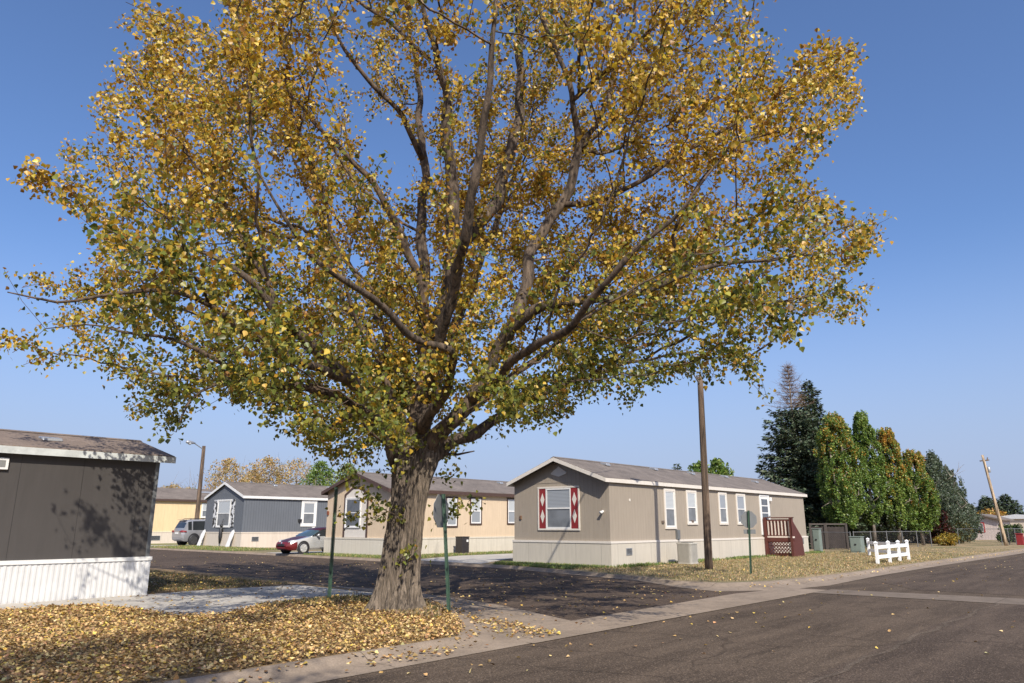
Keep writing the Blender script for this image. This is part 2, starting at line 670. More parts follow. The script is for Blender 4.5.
def kerb_strip(name, O, I):
    b = MB()
    rows = [(0.0, 0.006), (0.62, 0.016), (0.72, 0.03), (0.84, 0.085), (0.93, 0.108), (1.0, 0.104)]
    # densify
    def dens(P):
        out = []
        for i in range(len(P) - 1):
            for k in range(4):
                t = k / 4
                out.append((P[i][0] * (1 - t) + P[i + 1][0] * t, P[i][1] * (1 - t) + P[i + 1][1] * t))
        out.append(P[-1])
        return out
    O, I = dens(O), dens(I)
    n = len(O)
    for t, z in rows:
        for (a, c) in zip(O, I):
            b.v.append((a[0] * (1 - t) + c[0] * t, a[1] * (1 - t) + c[1] * t, z))
    for r in range(len(rows) - 1):
        for i in range(n - 1):
            b.f.append((r * n + i, r * n + i + 1, (r + 1) * n + i + 1, (r + 1) * n + i))
    o = b.build(name, M['concrete'], smooth=True)
    if o.data.polygons[0].normal.z < 0:
        o.data.flip_normals()
    return tag(o, kind='structure')


NO = [(-30, 7.25), (-4, 7.25), (4, 7.25), (9.0, 7.27), (11.0, 8.3), (12.1, 11.0), (12.7, 13.2), (13.0, 15.5), (12.8, 18.5), (12.6, 23), (12.6, 30), (12.6, 100)]
NI = [(-30, 8.02), (-4, 8.02), (4, 8.02), (7.9, 8.05), (8.8, 8.9), (10.1, 10.7), (11.1, 12.5), (11.6, 15.2), (12.2, 18.6), (12.4, 23), (12.45, 30), (12.45, 100)]
FO = [(400, 6.6), (120, 7.1), (52, 7.5), (36.8, 7.85), (27.4, 7.9), (22.2, 7.7), (19.8, 8.1), (18.3, 9.2), (18.9, 10.7), (20.2, 12.7), (20.9, 15.0), (21.6, 17.6), (22.45, 20.5), (22.85, 28), (23.25, 40), (23.45, 56), (23.45, 100)]
FI = [(400, 7.6), (120, 8.1), (52, 8.4), (36.8, 8.6), (27.4, 8.65), (23.6, 8.8), (21.4, 9.1), (19.9, 9.8), (19.6, 11.1), (20.4, 12.6), (21.1, 14.8), (21.9, 17.4), (22.7, 20.5), (23.0, 28), (23.4, 40), (23.6, 56), (23.6, 100)]
kerb_strip('kerb', NO, NI)
kerb_strip('kerb', FO, FI)
poly_sheet('lawn', NI + [(-30, 100)], 0.10, M['litter'])
poly_sheet('lawn', FI + [(400, 100)], 0.10, M['lawn'])
# pale concrete walk along the charcoal house, swelling into a pad by the street
poly_sheet('concrete_walk', [(-30, 16.9), (4.4, 16.7), (5.9, 16.7), (6.3, 15.3), (6.25, 13.6), (6.9, 13.1), (8.4, 14.2), (10.0, 14.4), (10.9, 13.8), (11.3, 13.4),
                             (11.45, 15.2), (11.55, 17.9), (10.6, 18.0), (9.3, 18.25), (8.2, 18.1), (7.8, 18.0), (-30, 17.9)], 0.112, M['concrete_walk'])
# driveways
poly_sheet('driveway', [(22.7, 21.9), (23.2, 26.8), (28, 28.6), (46, 28.6), (46, 24.6), (27, 24.2)], 0.112, M['concrete_walk'])
poly_sheet('driveway', [(23.35, 36.4), (23.5, 40.2), (46, 40.2), (46, 36.4)], 0.112, M['concrete_walk'])
poly_sheet('driveway', [(23.6, 56.9), (23.6, 61.5), (46, 61.5), (46, 56.9)], 0.112, M['concrete_walk'])
poly_sheet('grass_verge', [(23.15, 29.3), (24.0, 30.0), (42, 30.0), (42, 28.7), (28, 28.7), (23.2, 27.4)], 0.108, M['lawn_green'])
poly_sheet('grass_verge', [(23.2, 29.4), (23.38, 36.3), (24.6, 36.3), (24.6, 30.1), (24.0, 30.1)], 0.108, M['lawn_green'])
poly_sheet('grass_verge', [(23.55, 44.2), (23.65, 56.8), (27.2, 56.8), (27.2, 44.2)], 0.108, M['lawn_green'])
poly_sheet('grass_verge', [(23.65, 61.6), (23.6, 72), (46, 72), (46, 61.6)], 0.108, M['lawn_green'])

# ------------------------------------------------------------------ mobile homes


def wbox(b, axis, plane, u0, u1, n0, n1, z0, z1):
    """box on a wall: u along the wall, n outwards"""
    if axis == 'Y':
        b.box(u0, u1, plane - n1, plane - n0, z0, z1)
    else:
        b.box(plane - n1, plane - n0, u0, u1, z0, z1)


def window(parent, axis, plane, u0, u1, z0, z1, casing, cw=0.09, up='pane_pale', low='pane_screen', sash=0.045, name='window', split=0.5):
    u0, u1 = sorted((u0, u1)); z0, z1 = sorted((z0, z1))
    b = MB()
    wbox(b, axis, plane, u0, u0 + cw, 0, 0.045, z0, z1)
    wbox(b, axis, plane, u1 - cw, u1, 0, 0.045, z0, z1)
    wbox(b, axis, plane, u0 + cw, u1 - cw, 0, 0.045, z1 - cw, z1)
    wbox(b, axis, plane, u0 + cw, u1 - cw, 0, 0.052, z0, z0 + cw)
    w = b.build(name, casing, parent, bevel=0.006)
    a0, a1, b0, b1 = u0 + cw, u1 - cw, z0 + cw, z1 - cw
    zm = b0 + (b1 - b0) * split
    f = MB()
    wbox(f, axis, plane, a0, a0 + sash, 0, 0.03, b0, b1)
    wbox(f, axis, plane, a1 - sash, a1, 0, 0.03, b0, b1)
    wbox(f, axis, plane, a0 + sash, a1 - sash, 0, 0.03, b1 - sash, b1)
    wbox(f, axis, plane, a0 + sash, a1 - sash, 0, 0.03, b0, b0 + sash)
    wbox(f, axis, plane, a0 + sash, a1 - sash, 0, 0.034, zm - sash / 2, zm + sash / 2)
    f.build('sash', M['white'], w)
    p = MB()
    wbox(p, axis, plane, a0 + sash, a1 - sash, 0.002, 0.014, zm + sash / 2, b1 - sash)
    p.build('pane', M[up], w)
    p = MB()
    wbox(p, axis, plane, a0 + sash, a1 - sash, 0.002, 0.012, b0 + sash, zm - sash / 2)
    p.build('pane', M[low], w)
    return w


def mobile_home(name, label, x0, x1, y0, y1, zs, zw, zr, wall_m, skirt_m, roof_m, fascia_m, trim_m, oh=0.28, og=0.3, skirt_out=0.05,
                ribs=False, corner=True, fas_h=0.15, zg=0.08, group=None):
    root = thing(name, label, 'house', ((x0 + x1) / 2, (y0 + y1) / 2, zg), group)
    ym = (y0 + y1) / 2
    sl = (zr - zw) / (ym - y0)
    b = MB()
    b.prism([(x0, y0, zs), (x0, y0, zw), (x0, ym, zr - 0.03), (x0, y1, zw), (x0, y1, zs)], (x1 - x0, 0, 0))
    b.build('wall', wall_m, root)
    # skirt
    s = MB()
    k = skirt_out
    if ribs:
        pts = []
        n = int((x1 - x0 + 2 * k) / 0.11)
        for i in range(n):
            xa = x0 - k + i * 0.11
            pts += [(xa, y0 - k), (xa + 0.042, y0 - k), (xa + 0.055, y0 - k + 0.010), (xa + 0.097, y0 - k + 0.010)]
        pts += [(x1 + k, y0 - k)]
        n2 = len(pts)
        pts += [(x1 + k, y1 + k), (x0 - k, y1 + k)]
        s.prism([(p[0], p[1], zg) for p in pts], (0, 0, zs - zg))
    else:
        s.box(x0 - k, x1 + k, y0 - k, y1 + k, zg, zs)
    s.build('skirt', skirt_m, root)
    t = MB()
    t.box(x0 - k - 0.02, x1 + k + 0.02, y0 - k - 0.02, y1 + k + 0.02, zs - 0.012, zs + 0.07)
    t.build('skirt_trim', trim_m, root)
    if corner:
        for xx in (x0, x1):
            c = MB()
            sx = -1 if xx == x0 else 1
            c.box(xx - sx * 0.07, xx + sx * 0.018, y0 - 0.018, y0 + 0.07, zs + 0.07, zw - 0.02)
            c.build('corner_trim', fascia_m if corner is True else corner, root)
    # roof
    r = MB()
    e = y0 - oh
    ze = zr - sl * (ym - e)
    th = 0.07
    r.prism([(x0 - og, e, ze), (x0 - og, ym, zr), (x0 - og, y1 + oh, ze), (x0 - og, y1 + oh, ze + th), (x0 - og, ym, zr + th), (x0 - og, e, ze + th)], (x1 - x0 + 2 * og, 0, 0))
    roof = r.build('roof', roof_m, root)
    cap = MB()
    cap.prism([(x0 - og - 0.01, ym - 0.16, zr + th - 0.16 * sl + 0.012), (x0 - og - 0.01, ym, zr + th + 0.022), (x0 - og - 0.01, ym + 0.16, zr + th - 0.16 * sl + 0.012),
               (x0 - og - 0.01, ym, zr + th - 0.02)], (x1 - x0 + 2 * og + 0.02, 0, 0))
    cap.build('ridge_cap', roof_m, roof)
    f = MB()
    f.box(x0 - og, x1 + og, e - 0.025, e - 0.003, ze - fas_h + 0.02, ze + 0.05)
    f.box(x0 - og, x1 + og, y1 + oh + 0.003, y1 + oh + 0.025, ze - fas_h + 0.02, ze + 0.05)
    for xx in (x0 - og - 0.025, x1 + og + 0.003):
        f.prism([(xx, e - 0.02, ze - fas_h + 0.02), (xx, ym, zr - fas_h + 0.02), (xx, ym, zr + 0.05), (xx, e - 0.02, ze + 0.05)], (0.022, 0, 0))
        f.prism([(xx, y1 + oh + 0.02, ze - fas_h + 0.02), (xx, ym, zr - fas_h + 0.02), (xx, ym, zr + 0.05), (xx, y1 + oh + 0.02, ze + 0.05)], (0.022, 0, 0))
    f.build('fascia', fascia_m, root)
    so = MB()  # soffit under the eaves
    so.box(x0 - og, x1 + og, e + 0.0, y0 - 0.001, ze - 0.035, ze - 0.02)
    so.build('soffit', trim_m, root)

    def vent(x, dy, w=0.3, h=0.12, m=M['galv']):
        zz = zr + th + sl * -abs(dy)
        v = MB()
        yy = ym + dy
        v.prism([(x - w / 2, yy - 0.2, zz - 0.04 ), (x - w / 2, yy + 0.2, zz + 0.02), (x - w / 2, yy + 0.15, zz + h), (x - w / 2, yy - 0.15, zz + h - 0.05)], (w, 0, 0))
        v.build('roof_vent', m, roof, bevel=0.02)
    return root, vent


def skirt_vent(root, axis, plane, u, z, w=0.4, h=0.24):
    b = MB()
    wbox(b, axis, plane, u - w / 2, u - w / 2 + 0.03, 0, 0.025, z - h / 2, z + h / 2)
    wbox(b, axis, plane, u + w / 2 - 0.03, u + w / 2, 0, 0.025, z - h / 2, z + h / 2)
    wbox(b, axis, plane, u - w / 2 + 0.03, u + w / 2 - 0.03, 0, 0.025, z + h / 2 - 0.03, z + h / 2)
    wbox(b, axis, plane, u - w / 2 + 0.03, u + w / 2 - 0.03, 0, 0.025, z - h / 2, z - h / 2 + 0.03)
    for i in range(4):
        zz = z - h / 2 + 0.05 + i * (h - 0.08) / 4
        wbox(b, axis, plane, u - w / 2 + 0.03, u + w / 2 - 0.03, 0.004, 0.018, zz, zz + 0.018)
    v = b.build('skirt_vent', M['galv'], root)
    c = MB()
    wbox(c, axis, plane, u - w / 2 + 0.03, u + w / 2 - 0.03, 0.0005, 0.003, z - h / 2 + 0.03, z + h / 2 - 0.03)
    c.build('vent_hole', M['black'], v)


roof_brown = shingle('roof_shingle_brown', (0.14, 0.105, 0.082), (0.19, 0.145, 0.115))
roof_grey = shingle('roof_shingle_grey', (0.125, 0.103, 0.086), (0.17, 0.14, 0.118))
roof_dark = shingle('roof_shingle_dark', (0.10, 0.08, 0.07), (0.16, 0.125, 0.105))

# --- the taupe house across the side street
BX0, BX1, BY0, BY1 = 24.15, 44.35, 16.4, 21.3
taupe = siding('taupe_siding', (0.305, 0.257, 0.20), 0.203, 0.06, 0.86)
skirt_tan = siding('cream_skirt', (0.48, 0.435, 0.36), 1.22, 0.012, 0.6)
home, vent = mobile_home('mobile_home', 'taupe mobile home with red diamond shutters on its gable and a cream skirt', BX0, BX1, BY0, BY1, 0.99, 3.42, 4.32,
                         taupe, skirt_tan, roof_grey, M['cream_trim'], M['cream_trim'], oh=0.1, og=0.36, corner=False, zg=0.0, fas_h=0.12)
for x, dy in ((26.8, -0.5), (31.0, -0.4), (34.5, -0.5), (38.5, -0.4), (41.3, -0.9)):
    vent(x, dy)
# gable window with shutters
ya, za = pX(580.5, 530.5, BX0)
yb, zb = pX(538, 487, BX0)
b = MB()
zb = za + 1.75
for (u0, u1, z0, z1) in ((ya, yb, zb - 0.07, zb), (ya, yb, za, za + 0.07), (ya, ya + 0.07, za + 0.07, zb - 0.07), (yb - 0.07, yb, za + 0.07, zb - 0.07)):
    wbox(b, 'X', BX0, u0, u1, 0, 0.04, z0, z1)
gw = b.build('window', M['cream_trim'], home, bevel=0.005)
shm = flat('oxblood_shutter', (0.22, 0.018, 0.018), 0.5, 0.15)
sw = 0.36
for k, u0 in enumerate((ya + 0.075, yb - 0.075 - sw)):
    b = MB()
    wbox(b, 'X', BX0, u0, u0 + sw, 0.002, 0.024, za + 0.075, zb - 0.075)
    sh = b.build('shutter', shm, gw)
    for j in (0, 1):
        zc = za + 0.075 + (zb - za - 0.15) * (0.30 + 0.42 * j)
        c = MB()
        X = BX0 - 0.032
        c.prism([(X, u0 + sw / 2, zc - 0.27), (X, u0 + sw - 0.07, zc), (X, u0 + sw / 2, zc + 0.27), (X, u0 + 0.07, zc)], (0.006, 0, 0))
        c.build('diamond', M['cream_trim'], sh)
a0, a1 = ya + 0.075 + sw, yb - 0.075 - sw
b = MB()
zm = (za + zb) / 2
for (u0, u1, z0, z1) in ((a0, a0 + 0.06, za + 0.07, zb - 0.07), (a1 - 0.06, a1, za + 0.07, zb - 0.07), (a0 + 0.06, a1 - 0.06, zb - 0.13, zb - 0.07),
                         (a0 + 0.06, a1 - 0.06, za + 0.07, za + 0.13), (a0 + 0.06, a1 - 0.06, zm - 0.03, zm + 0.03)):
    wbox(b, 'X', BX0, u0, u1, 0, 0.035, z0, z1)
b.build('sash', M['white'], gw)
b = MB(); wbox(b, 'X', BX0, a0 + 0.06, a1 - 0.06, 0.002, 0.012, zm + 0.03, zb - 0.13); b.build('pane', M['pane_grey'], gw)
b = MB(); wbox(b, 'X', BX0, a0 + 0.06, a1 - 0.06, 0.002, 0.010, za + 0.13, zm - 0.03); b.build('pane', M['pane_screen'], gw)
# gable vent, wall seam, lamp, small box
ymid = (BY0 + BY1) / 2
b = MB()
b.prism([(BX0 - 0.03, ymid - 0.42, 3.72), (BX0 - 0.03, ymid - 0.38, 3.78), (BX0 - 0.03, ymid, 4.02), (BX0 - 0.03, ymid + 0.38, 3.78), (BX0 - 0.03, ymid + 0.42, 3.72), (BX0 - 0.03, ymid, 3.60)], (0.028, 0, 0))
b.build('gable_vent', M['cream_trim'], home)
b = MB(); wbox(b, 'X', BX0, BY0 + 0.02, BY1 - 0.02, 0, 0.012, 3.36, 3.385); b.build('seam_strip', taupe, home)
yl, zl = pX(603, 511.5, BX0)
b = MB()
b.lathe((BX0 - 0.001, yl, zl), (-1, 0, 0), [(0, 0.05), (0.03, 0.05)], 12)
b.lathe((BX0 - 0.03, yl, zl), (-1, 0, -0.4), [(0, 0.03), (0.05, 0.05), (0.14, 0.065)], 12)
b.build('wall_lamp', M['white'], home, True)
yo, zo = pX(521, 517.5, BX0)
b = MB(); wbox(b, 'X', BX0, yo - 0.05, yo + 0.05, 0, 0.05, zo - 0.08, zo + 0.08); b.build('outlet_box', flat('rusty_box', (0.16, 0.09, 0.05)), home, bevel=0.01)
# long wall
for (xa, ya_, xb, yb_) in ((663, 488.5, 676.3, 529), (685.2, 490, 697.6, 524.8), (717.3, 492, 728, 524.8), (735, 493.4, 746.6, 524.8)):
    u0, z1 = pY(xa, ya_, BY0); u1, z0 = pY(xb, yb_, BY0)
    window(home, 'Y', BY0, u0, u1, z0, z1, M['cream_trim'], 0.1, up='pane_grey' if xa > 700 else 'pane_pale', low='pane_screen')
for x, y in ((662.5, 522), (692, 521.5)):
    u, z = pY(x, y, BY0)
    b = MB(); wbox(b, 'Y', BY0, u - 0.09, u + 0.09, 0, 0.06, z - 0.05, z + 0.06)
    b.build('dryer_hood', flat('dark_hood', (0.12, 0.09, 0.07)), home, bevel=0.015)
u, z = pY(629.5, 500, BY0)
b = MB(); wbox(b, 'Y', BY0, u - 0.05, u + 0.05, 0, 0.02, z - 0.05, z + 0.05); b.build('cover_plate', M['cream_trim'], home, bevel=0.004)
u, z = pY(676.7, 534.5, BY0)
b = MB(); wbox(b, 'Y', BY0, u - 0.11, u + 0.11, 0, 0.12, z - 0.2, z + 0.2)
b.tube([(u + 0.02, BY0 - 0.07, z - 0.2), (u + 0.02, BY0 - 0.1, 0.9), (u + 0.1, BY0 - 0.3, 0.72)], 0.018, 6)
b.build('disconnect_box', M['alu'], home, bevel=0.008)
u, z = pY(629, 551.5, BY0 - 0.05)
skirt_vent(home, 'Y', BY0 - 0.05, u, z, 0.42, 0.26)
u, z = pY(801.5, 541, BY0 - 0.05)
b = MB(); wbox(b, 'Y', BY0 - 0.05, u - 0.12, u + 0.12, 0, 0.09, z - 0.16, z + 0.16); b.build('meter_box', M['alu'], home, bevel=0.01)
# door with three lights
u0, z1 = pY(758.3, 494.5, BY0); u1, _ = pY(768.3, 500, BY0)
z0 = 1.18
b = MB()
wbox(b, 'Y', BY0, u0, u0 + 0.09, 0, 0.05, z0, z1); wbox(b, 'Y', BY0, u1 - 0.09, u1, 0, 0.05, z0, z1); wbox(b, 'Y', BY0, u0 + 0.09, u1 - 0.09, 0, 0.05, z1 - 0.09, z1)
wbox(b, 'Y', BY0, u0 + 0.09, u1 - 0.09, 0, 0.03, z0, z1 - 0.09)
dr = b.build('door', M['white'], home, bevel=0.005)
dh = (z1 - z0)
for k in range(3):
    b = MB(); zz = z0 + dh * (0.38 + 0.18 * k)
    wbox(b, 'Y', BY0, u0 + 0.24, u1 - 0.24, 0.03, 0.038, zz, zz + dh * 0.15)
    b.build('pane', M['pane_dark'], dr)
b = MB(); b.lathe((u1 - 0.17, BY0 - 0.03, z0 + 0.95), (0, -1, 0), [(0, 0.02), (0.04, 0.02), (0.05, 0.035), (0.08, 0.03)], 10); b.build('handle', M['alu'], dr)
b = MB(); b.box(u1 + 0.03, u1 + 0.17, BY0 - 0.14, BY0, z1 - 0.32, z1 - 0.12); b.build('porch_lamp', M['white'], home, bevel=0.02)

# deck and steps of the taupe house
deck_m = flat('oxblood_stain', (0.085, 0.022, 0.015), 0.6, 0.25, 5)
dx0 = 38.35
dy0, dy1 = 14.85, BY0 - 0.07
dx1 = pY(794.5, 550, dy0)[0]
print('deck', dx0, dx1, dy0, dy1)
dz = 1.12
dz = 1.0
deck = thing('porch_deck', 'dark red wooden porch deck with pale balusters, lattice and side steps at the white door', 'deck', ((dx0 + dx1) / 2, (dy0 + dy1) / 2, 0.1))
pale_m = flat('pale_picket', (0.60, 0.52, 0.44), 0.6, 0.1)
b = MB()
for i in range(8):
    ya = dy0 + i * (dy1 - dy0) / 8
    b.box(dx0, dx1, ya + 0.004, ya + (dy1 - dy0) / 8 - 0.004, dz, dz + 0.04)
b.build('floor', deck_m, deck)
b = MB()
b.box(dx0 - 0.02, dx1 + 0.02, dy0 - 0.03, dy0 + 0.01, dz - 0.16, dz + 0.0)
b.box(dx0 - 0.03, dx0 + 0.01, dy0 + 0.01, dy1, dz - 0.16, dz)
b.build('rim_board', deck_m, deck)
b = MB()
b.box(dx0 - 0.02, dx0 + 0.0, dy0 + 0.12, dy1 - 0.04, dz + 0.03, dz + 0.11)
b.box(dx0 + 0.14, dx1 - 0.1, dy0 - 0.012, dy0 + 0.008, dz + 0.03, dz + 0.11)
b.build('kick_board', pale_m, deck)
for x, y in ((dx0 + 0.05, dy0 + 0.06), (dx1 - 0.05, dy0 + 0.06), (dx0 + 0.05, dy1 - 0.06), (dx1 - 0.05, dy1 - 0.06)):
    b = MB(); b.box(x - 0.06, x + 0.06, y - 0.06, y + 0.06, 0.08, dz + 1.02); b.build('post', deck_m, deck)
b = MB()
b.box(dx0 - 0.05, dx0 + 0.11, dy0 - 0.05, dy1, dz + 1.02, dz + 1.07)
b.box(dx0 + 0.11, dx1 + 0.04, dy0 - 0.05, dy0 + 0.11, dz + 1.02, dz + 1.07)
b.build('cap_rail', deck_m, deck)
for za in (0.12, 0.84):
    b = MB(); b.box(dx0 + 0.0, dx0 + 0.05, dy0 + 0.1, dy1 - 0.1, dz + za, dz + za + 0.12); b.build('rail', deck_m, deck)
for i in range(7):
    y = dy0 + 0.2 + i * (dy1 - dy0 - 0.4) / 6
    b = MB(); b.box(dx0 - 0.012, dx0 + 0.022, y - 0.03, y + 0.03, dz + 0.16, dz + 0.88); b.build('baluster', pale_m, deck)
b = MB(); b.box(dx0 + 0.03, dx0 + 0.05, dy0 + 0.1, dy1 - 0.1, dz + 0.22, dz + 0.84); b.build('back_board', deck_m, deck)
plank_m = siding('plank_side', (0.085, 0.022, 0.015), 0.14, 0.06, 0.4)
b = MB(); b.box(dx0 + 0.11, dx1 - 0.11, dy0 + 0.01, dy0 + 0.04, dz + 0.12, dz + 1.02); b.build('front_panel', plank_m, deck)


def lattice(axis, plane, u0, u1, z0, z1, parent, step=0.14):
    b = MB()
    hgt = z1 - z0
    u = u0 - hgt
    while u < u1:
        for s_ in (1, -1):
            za, zb_ = (z0, z1) if s_ == 1 else (z1, z0)
            ts = max(0.0, (u0 - u) / hgt); te = min(1.0, (u1 - u) / hgt)
            if te > ts + 0.02:
                off = 0.0 if s_ == 1 else 0.014
                P = (u + hgt * ts, za + (zb_ - za) * ts); Q = (u + hgt * te, za + (zb_ - za) * te)
                if axis == 'Y':
                    b.bar((P[0], plane - off, P[1]), (Q[0], plane - off, Q[1]), 0.042, 0.012, (0, 1, 0))
                else:
                    b.bar((plane - off, P[0], P[1]), (plane - off, Q[0], Q[1]), 0.042, 0.012, (1, 0, 0))
        u += step
    return b.build('lattice', deck_m, parent)


lattice('Y', dy0, dx0 + 0.02, dx1 - 0.02, 0.12, dz - 0.17, deck, 0.16)
lattice('X', dx0, dy0 + 0.02, dy1, 0.12, dz - 0.17, deck, 0.16)
for i in range(4):
    z = dz - (i + 1) * 0.2
    b = MB(); b.box(dx1 + 0.03 + i * 0.26, dx1 + 0.32 + i * 0.26, dy0 + 0.1, dy1 - 0.1, z, z + 0.04); b.build('step', deck_m, deck)
b = MB()
b.prism([(dx1 + 0.045, dy0 + 0.02, 0.1), (dx1 + 0.045, dy0 + 0.02, dz + 0.95), (dx1 + 0.12, dy0 + 0.02, dz + 0.9), (dx1 + 1.25, dy0 + 0.02, dz + 0.05), (dx1 + 1.4, dy0 + 0.02, 0.1)], (0, 0.05, 0))
b.build('stair_side', plank_m, deck)

# --- charcoal house on the left
LX0, LX1, LY0, LY1 = -9.5, 7.62, 18.1, 22.2
char = siding('charcoal_siding', (0.053, 0.047, 0.043), 1.22, 0.008, 0.45, 0.6)
skirt_w = flat('white_ribbed_skirt', (0.58, 0.575, 0.56), 0.5, 0.1, 2.5)
home2, vent2 = mobile_home('mobile_home', 'charcoal mobile home with white ribbed skirt at the left edge of the picture', LX0, LX1, LY0, LY1, 0.88, 3.24, 3.74,
                           char, skirt_w, roof_brown, flat('pale_fascia', (0.50, 0.52, 0.50), 0.6, 0.25, 3), M['white'], oh=0.14, og=0.3, ribs=True, skirt_out=0.05, fas_h=0.12, corner=M['alu'])
vent2(5.55, -1.0, 0.42, 0.08)
vent2(-1.0, -0.9, 0.3, 0.12)
u, z = pY(-2, 463, LY0)
b = MB(); wbox(b, 'Y', LY0, u - 0.18, u + 0.18, 0, 0.06, z - 0.13, z + 0.11)
sv = b.build('wall_vent', M['white'], home2, bevel=0.01)
b = MB(); wbox(b, 'Y', LY0, u - 0.12, u + 0.12, 0.06, 0.066, z - 0.08, z + 0.06); b.build('vent_hole', flat('vent_dark', (0.2, 0.2, 0.19)), sv)
u, z = pY(140, 528, LY0)
b = MB(); wbox(b, 'Y', LY0, u - 0.025, u + 0.025, 0, 0.03, z - 0.03, z + 0.03); b.build('hose_bib', M['alu'], home2)

# --- tan house
TX0, TX1, TY0, TY1 = 24.75, 44.0, 30.4, 35.95
tan_m = siding('tan_siding', (0.56, 0.435, 0.30), 0.203, 0.05, 0.92)
skirt_beige = siding('beige_skirt', (0.55, 0.50, 0.41), 1.22, 0.012, 0.7)
dkbrown = flat('dark_brown_trim', (0.07, 0.04, 0.03), 0.55, 0.15)
home3, vent3 = mobile_home('mobile_home', 'tan mobile home with dark brown window trim seen behind the big tree', TX0, TX1, TY0, TY1, 0.95, 3.52, 4.42,
                           tan_m, skirt_beige, roof_grey, dkbrown, skirt_beige, oh=0.2, og=0.3, corner=False)
for x, dy in ((31, -0.4), (35.5, -0.6), (39, -0.4)):
    vent3(x, dy)
for (xa, ya_, xb, yb_) in ((446, 496.5, 457.4, 527.3), (470, 497, 481.5, 524.8), (506.8, 498, 516, 524.5)):
    u0, z1 = pY(xa, ya_, TY0); u1, z0 = pY(xb, yb_, TY0)
    window(home3, 'Y', TY0, u0, u1, z0, z1, dkbrown, 0.08, up='pane_pale', low='pane_grey', sash=0.07)
# arched gable trim round a cream panel and window
yR, z0 = pX(367, 540.5, TX0); yL, _ = pX(342.5, 540.5, TX0)
yc = (yR + yL) / 2
zt = 3.3
X = TX0 - 0.03
b = MB()
b.prism([(X, yL, 1.03), (X, yL, zt), (X, yc + 0.35, zt + 0.42), (X, yc - 0.35, zt + 0.42), (X, yR, zt), (X, yR, 1.03), (X, yR + 0.14, 1.03), (X, yR + 0.14, zt - 0.06),
         (X, yc - 0.3, zt + 0.28), (X, yc + 0.3, zt + 0.28), (X, yL - 0.14, zt - 0.06), (X, yL - 0.14, 1.03)], (0.028, 0, 0))
b.build('arch_trim', dkbrown, home3)
b = MB()
X = TX0 - 0.016
b.prism([(X, yL - 0.15, 1.03), (X, yL - 0.15, zt - 0.06), (X, yc + 0.3, zt + 0.27), (X, yc - 0.3, zt + 0.27), (X, yR + 0.15, zt - 0.06), (X, yR + 0.15, 1.03)], (0.014, 0, 0))
b.build('arch_panel', M['cream_trim'], home3)
yR2, zz0 = pX(360.5, 528, TX0); yL2, zz1 = pX(346.5, 498, TX0)
window(home3, 'X', TX0 - 0.016, yR2, yL2, zz0, zz1, M['white'], 0.07, up='pane_dark', low='pane_dark')
u, z = pX(328.5, 513, TX0)
b = MB(); wbox(b, 'X', TX0, u - 0.07, u + 0.07, 0, 0.07, z - 0.1, z + 0.1); b.build('wall_lamp', flat('rust_lamp', (0.2, 0.06, 0.03)), home3)

# --- blue grey house
UX0, UX1, UY0, UY1 = 27.3, 46.0, 49.9, 55.5
blue_m = siding('blue_grey_siding', (0.115, 0.125, 0.14), 0.203, 0.1, 0.6)
skirt_cr = siding('pale_cream_skirt', (0.58, 0.50, 0.41), 1.22, 0.01, 0.8)
home4, vent4 = mobile_home('mobile_home', 'blue grey mobile home with white trim, standing between the two parked cars', UX0, UX1, UY0, UY1, 1.12, 3.72, 4.75,
                           blue_m, skirt_cr, roof_grey, M['white'], skirt_cr, oh=0.12, og=0.15, corner=False, zg=0.0)
for x, dy in ((31, -0.5), (36, -0.4)):
    vent4(x, dy)
ya, za = pX(233, 527.5, UX0); yb, zb = pX(215, 500, UX0)
mottled = bpy.data.materials.new('black_white_shutter')
mm, n_, l_, bs_ = nt('black_white_shutter')
ck = n_.new('ShaderNodeTexNoise'); ck.inputs['Scale'].default_value = 3.2
tc = n_.new('ShaderNodeTexCoord'); l_.new(tc.outputs['Object'], ck.inputs['Vector'])
l_.new(ramp(n_, l_, ck.outputs[0], [(0.49, (0.03, 0.03, 0.03)), (0.53, (0.6, 0.6, 0.6))]), bs_.inputs['Base Color'])
w4 = window(home4, 'X', UX0, ya + 0.55, yb - 0.55, za, zb, M['white'], 0.1, up='pane_pale', low='pane_screen')
for u0 in (ya, yb - 0.5):
    b = MB(); wbox(b, 'X', UX0, u0, u0 + 0.5, 0, 0.03, za, zb)
    b.build('shutter', mm, w4)
u0, z1 = pY(302, 500, UY0); u1, z0 = pY(315.5, 526.5, UY0)
window(home4, 'Y', UY0, u0, u1, z0, z1, M['white'], 0.16, up='pane_grey', low='pane_screen', sash=0.08)
u, z = pY(255, 539, UY0 - 0.05)
skirt_vent(home4, 'Y', UY0 - 0.05, u, z, 0.55, 0.32)
u, z = pY(299.5, 520.5, UY0)
b = MB(); wbox(b, 'Y', UY0, u - 0.12, u + 0.12, 0, 0.15, z - 0.1, z + 0.1); b.build('meter_box', M['black'], home4)
u, z = pY(313, 529, UY0)
b = MB(); wbox(b, 'Y', UY0, u - 0.1, u + 0.1, 0, 0.1, z - 0.15, z + 0.15); b.build('outlet_box', M['white'], home4)

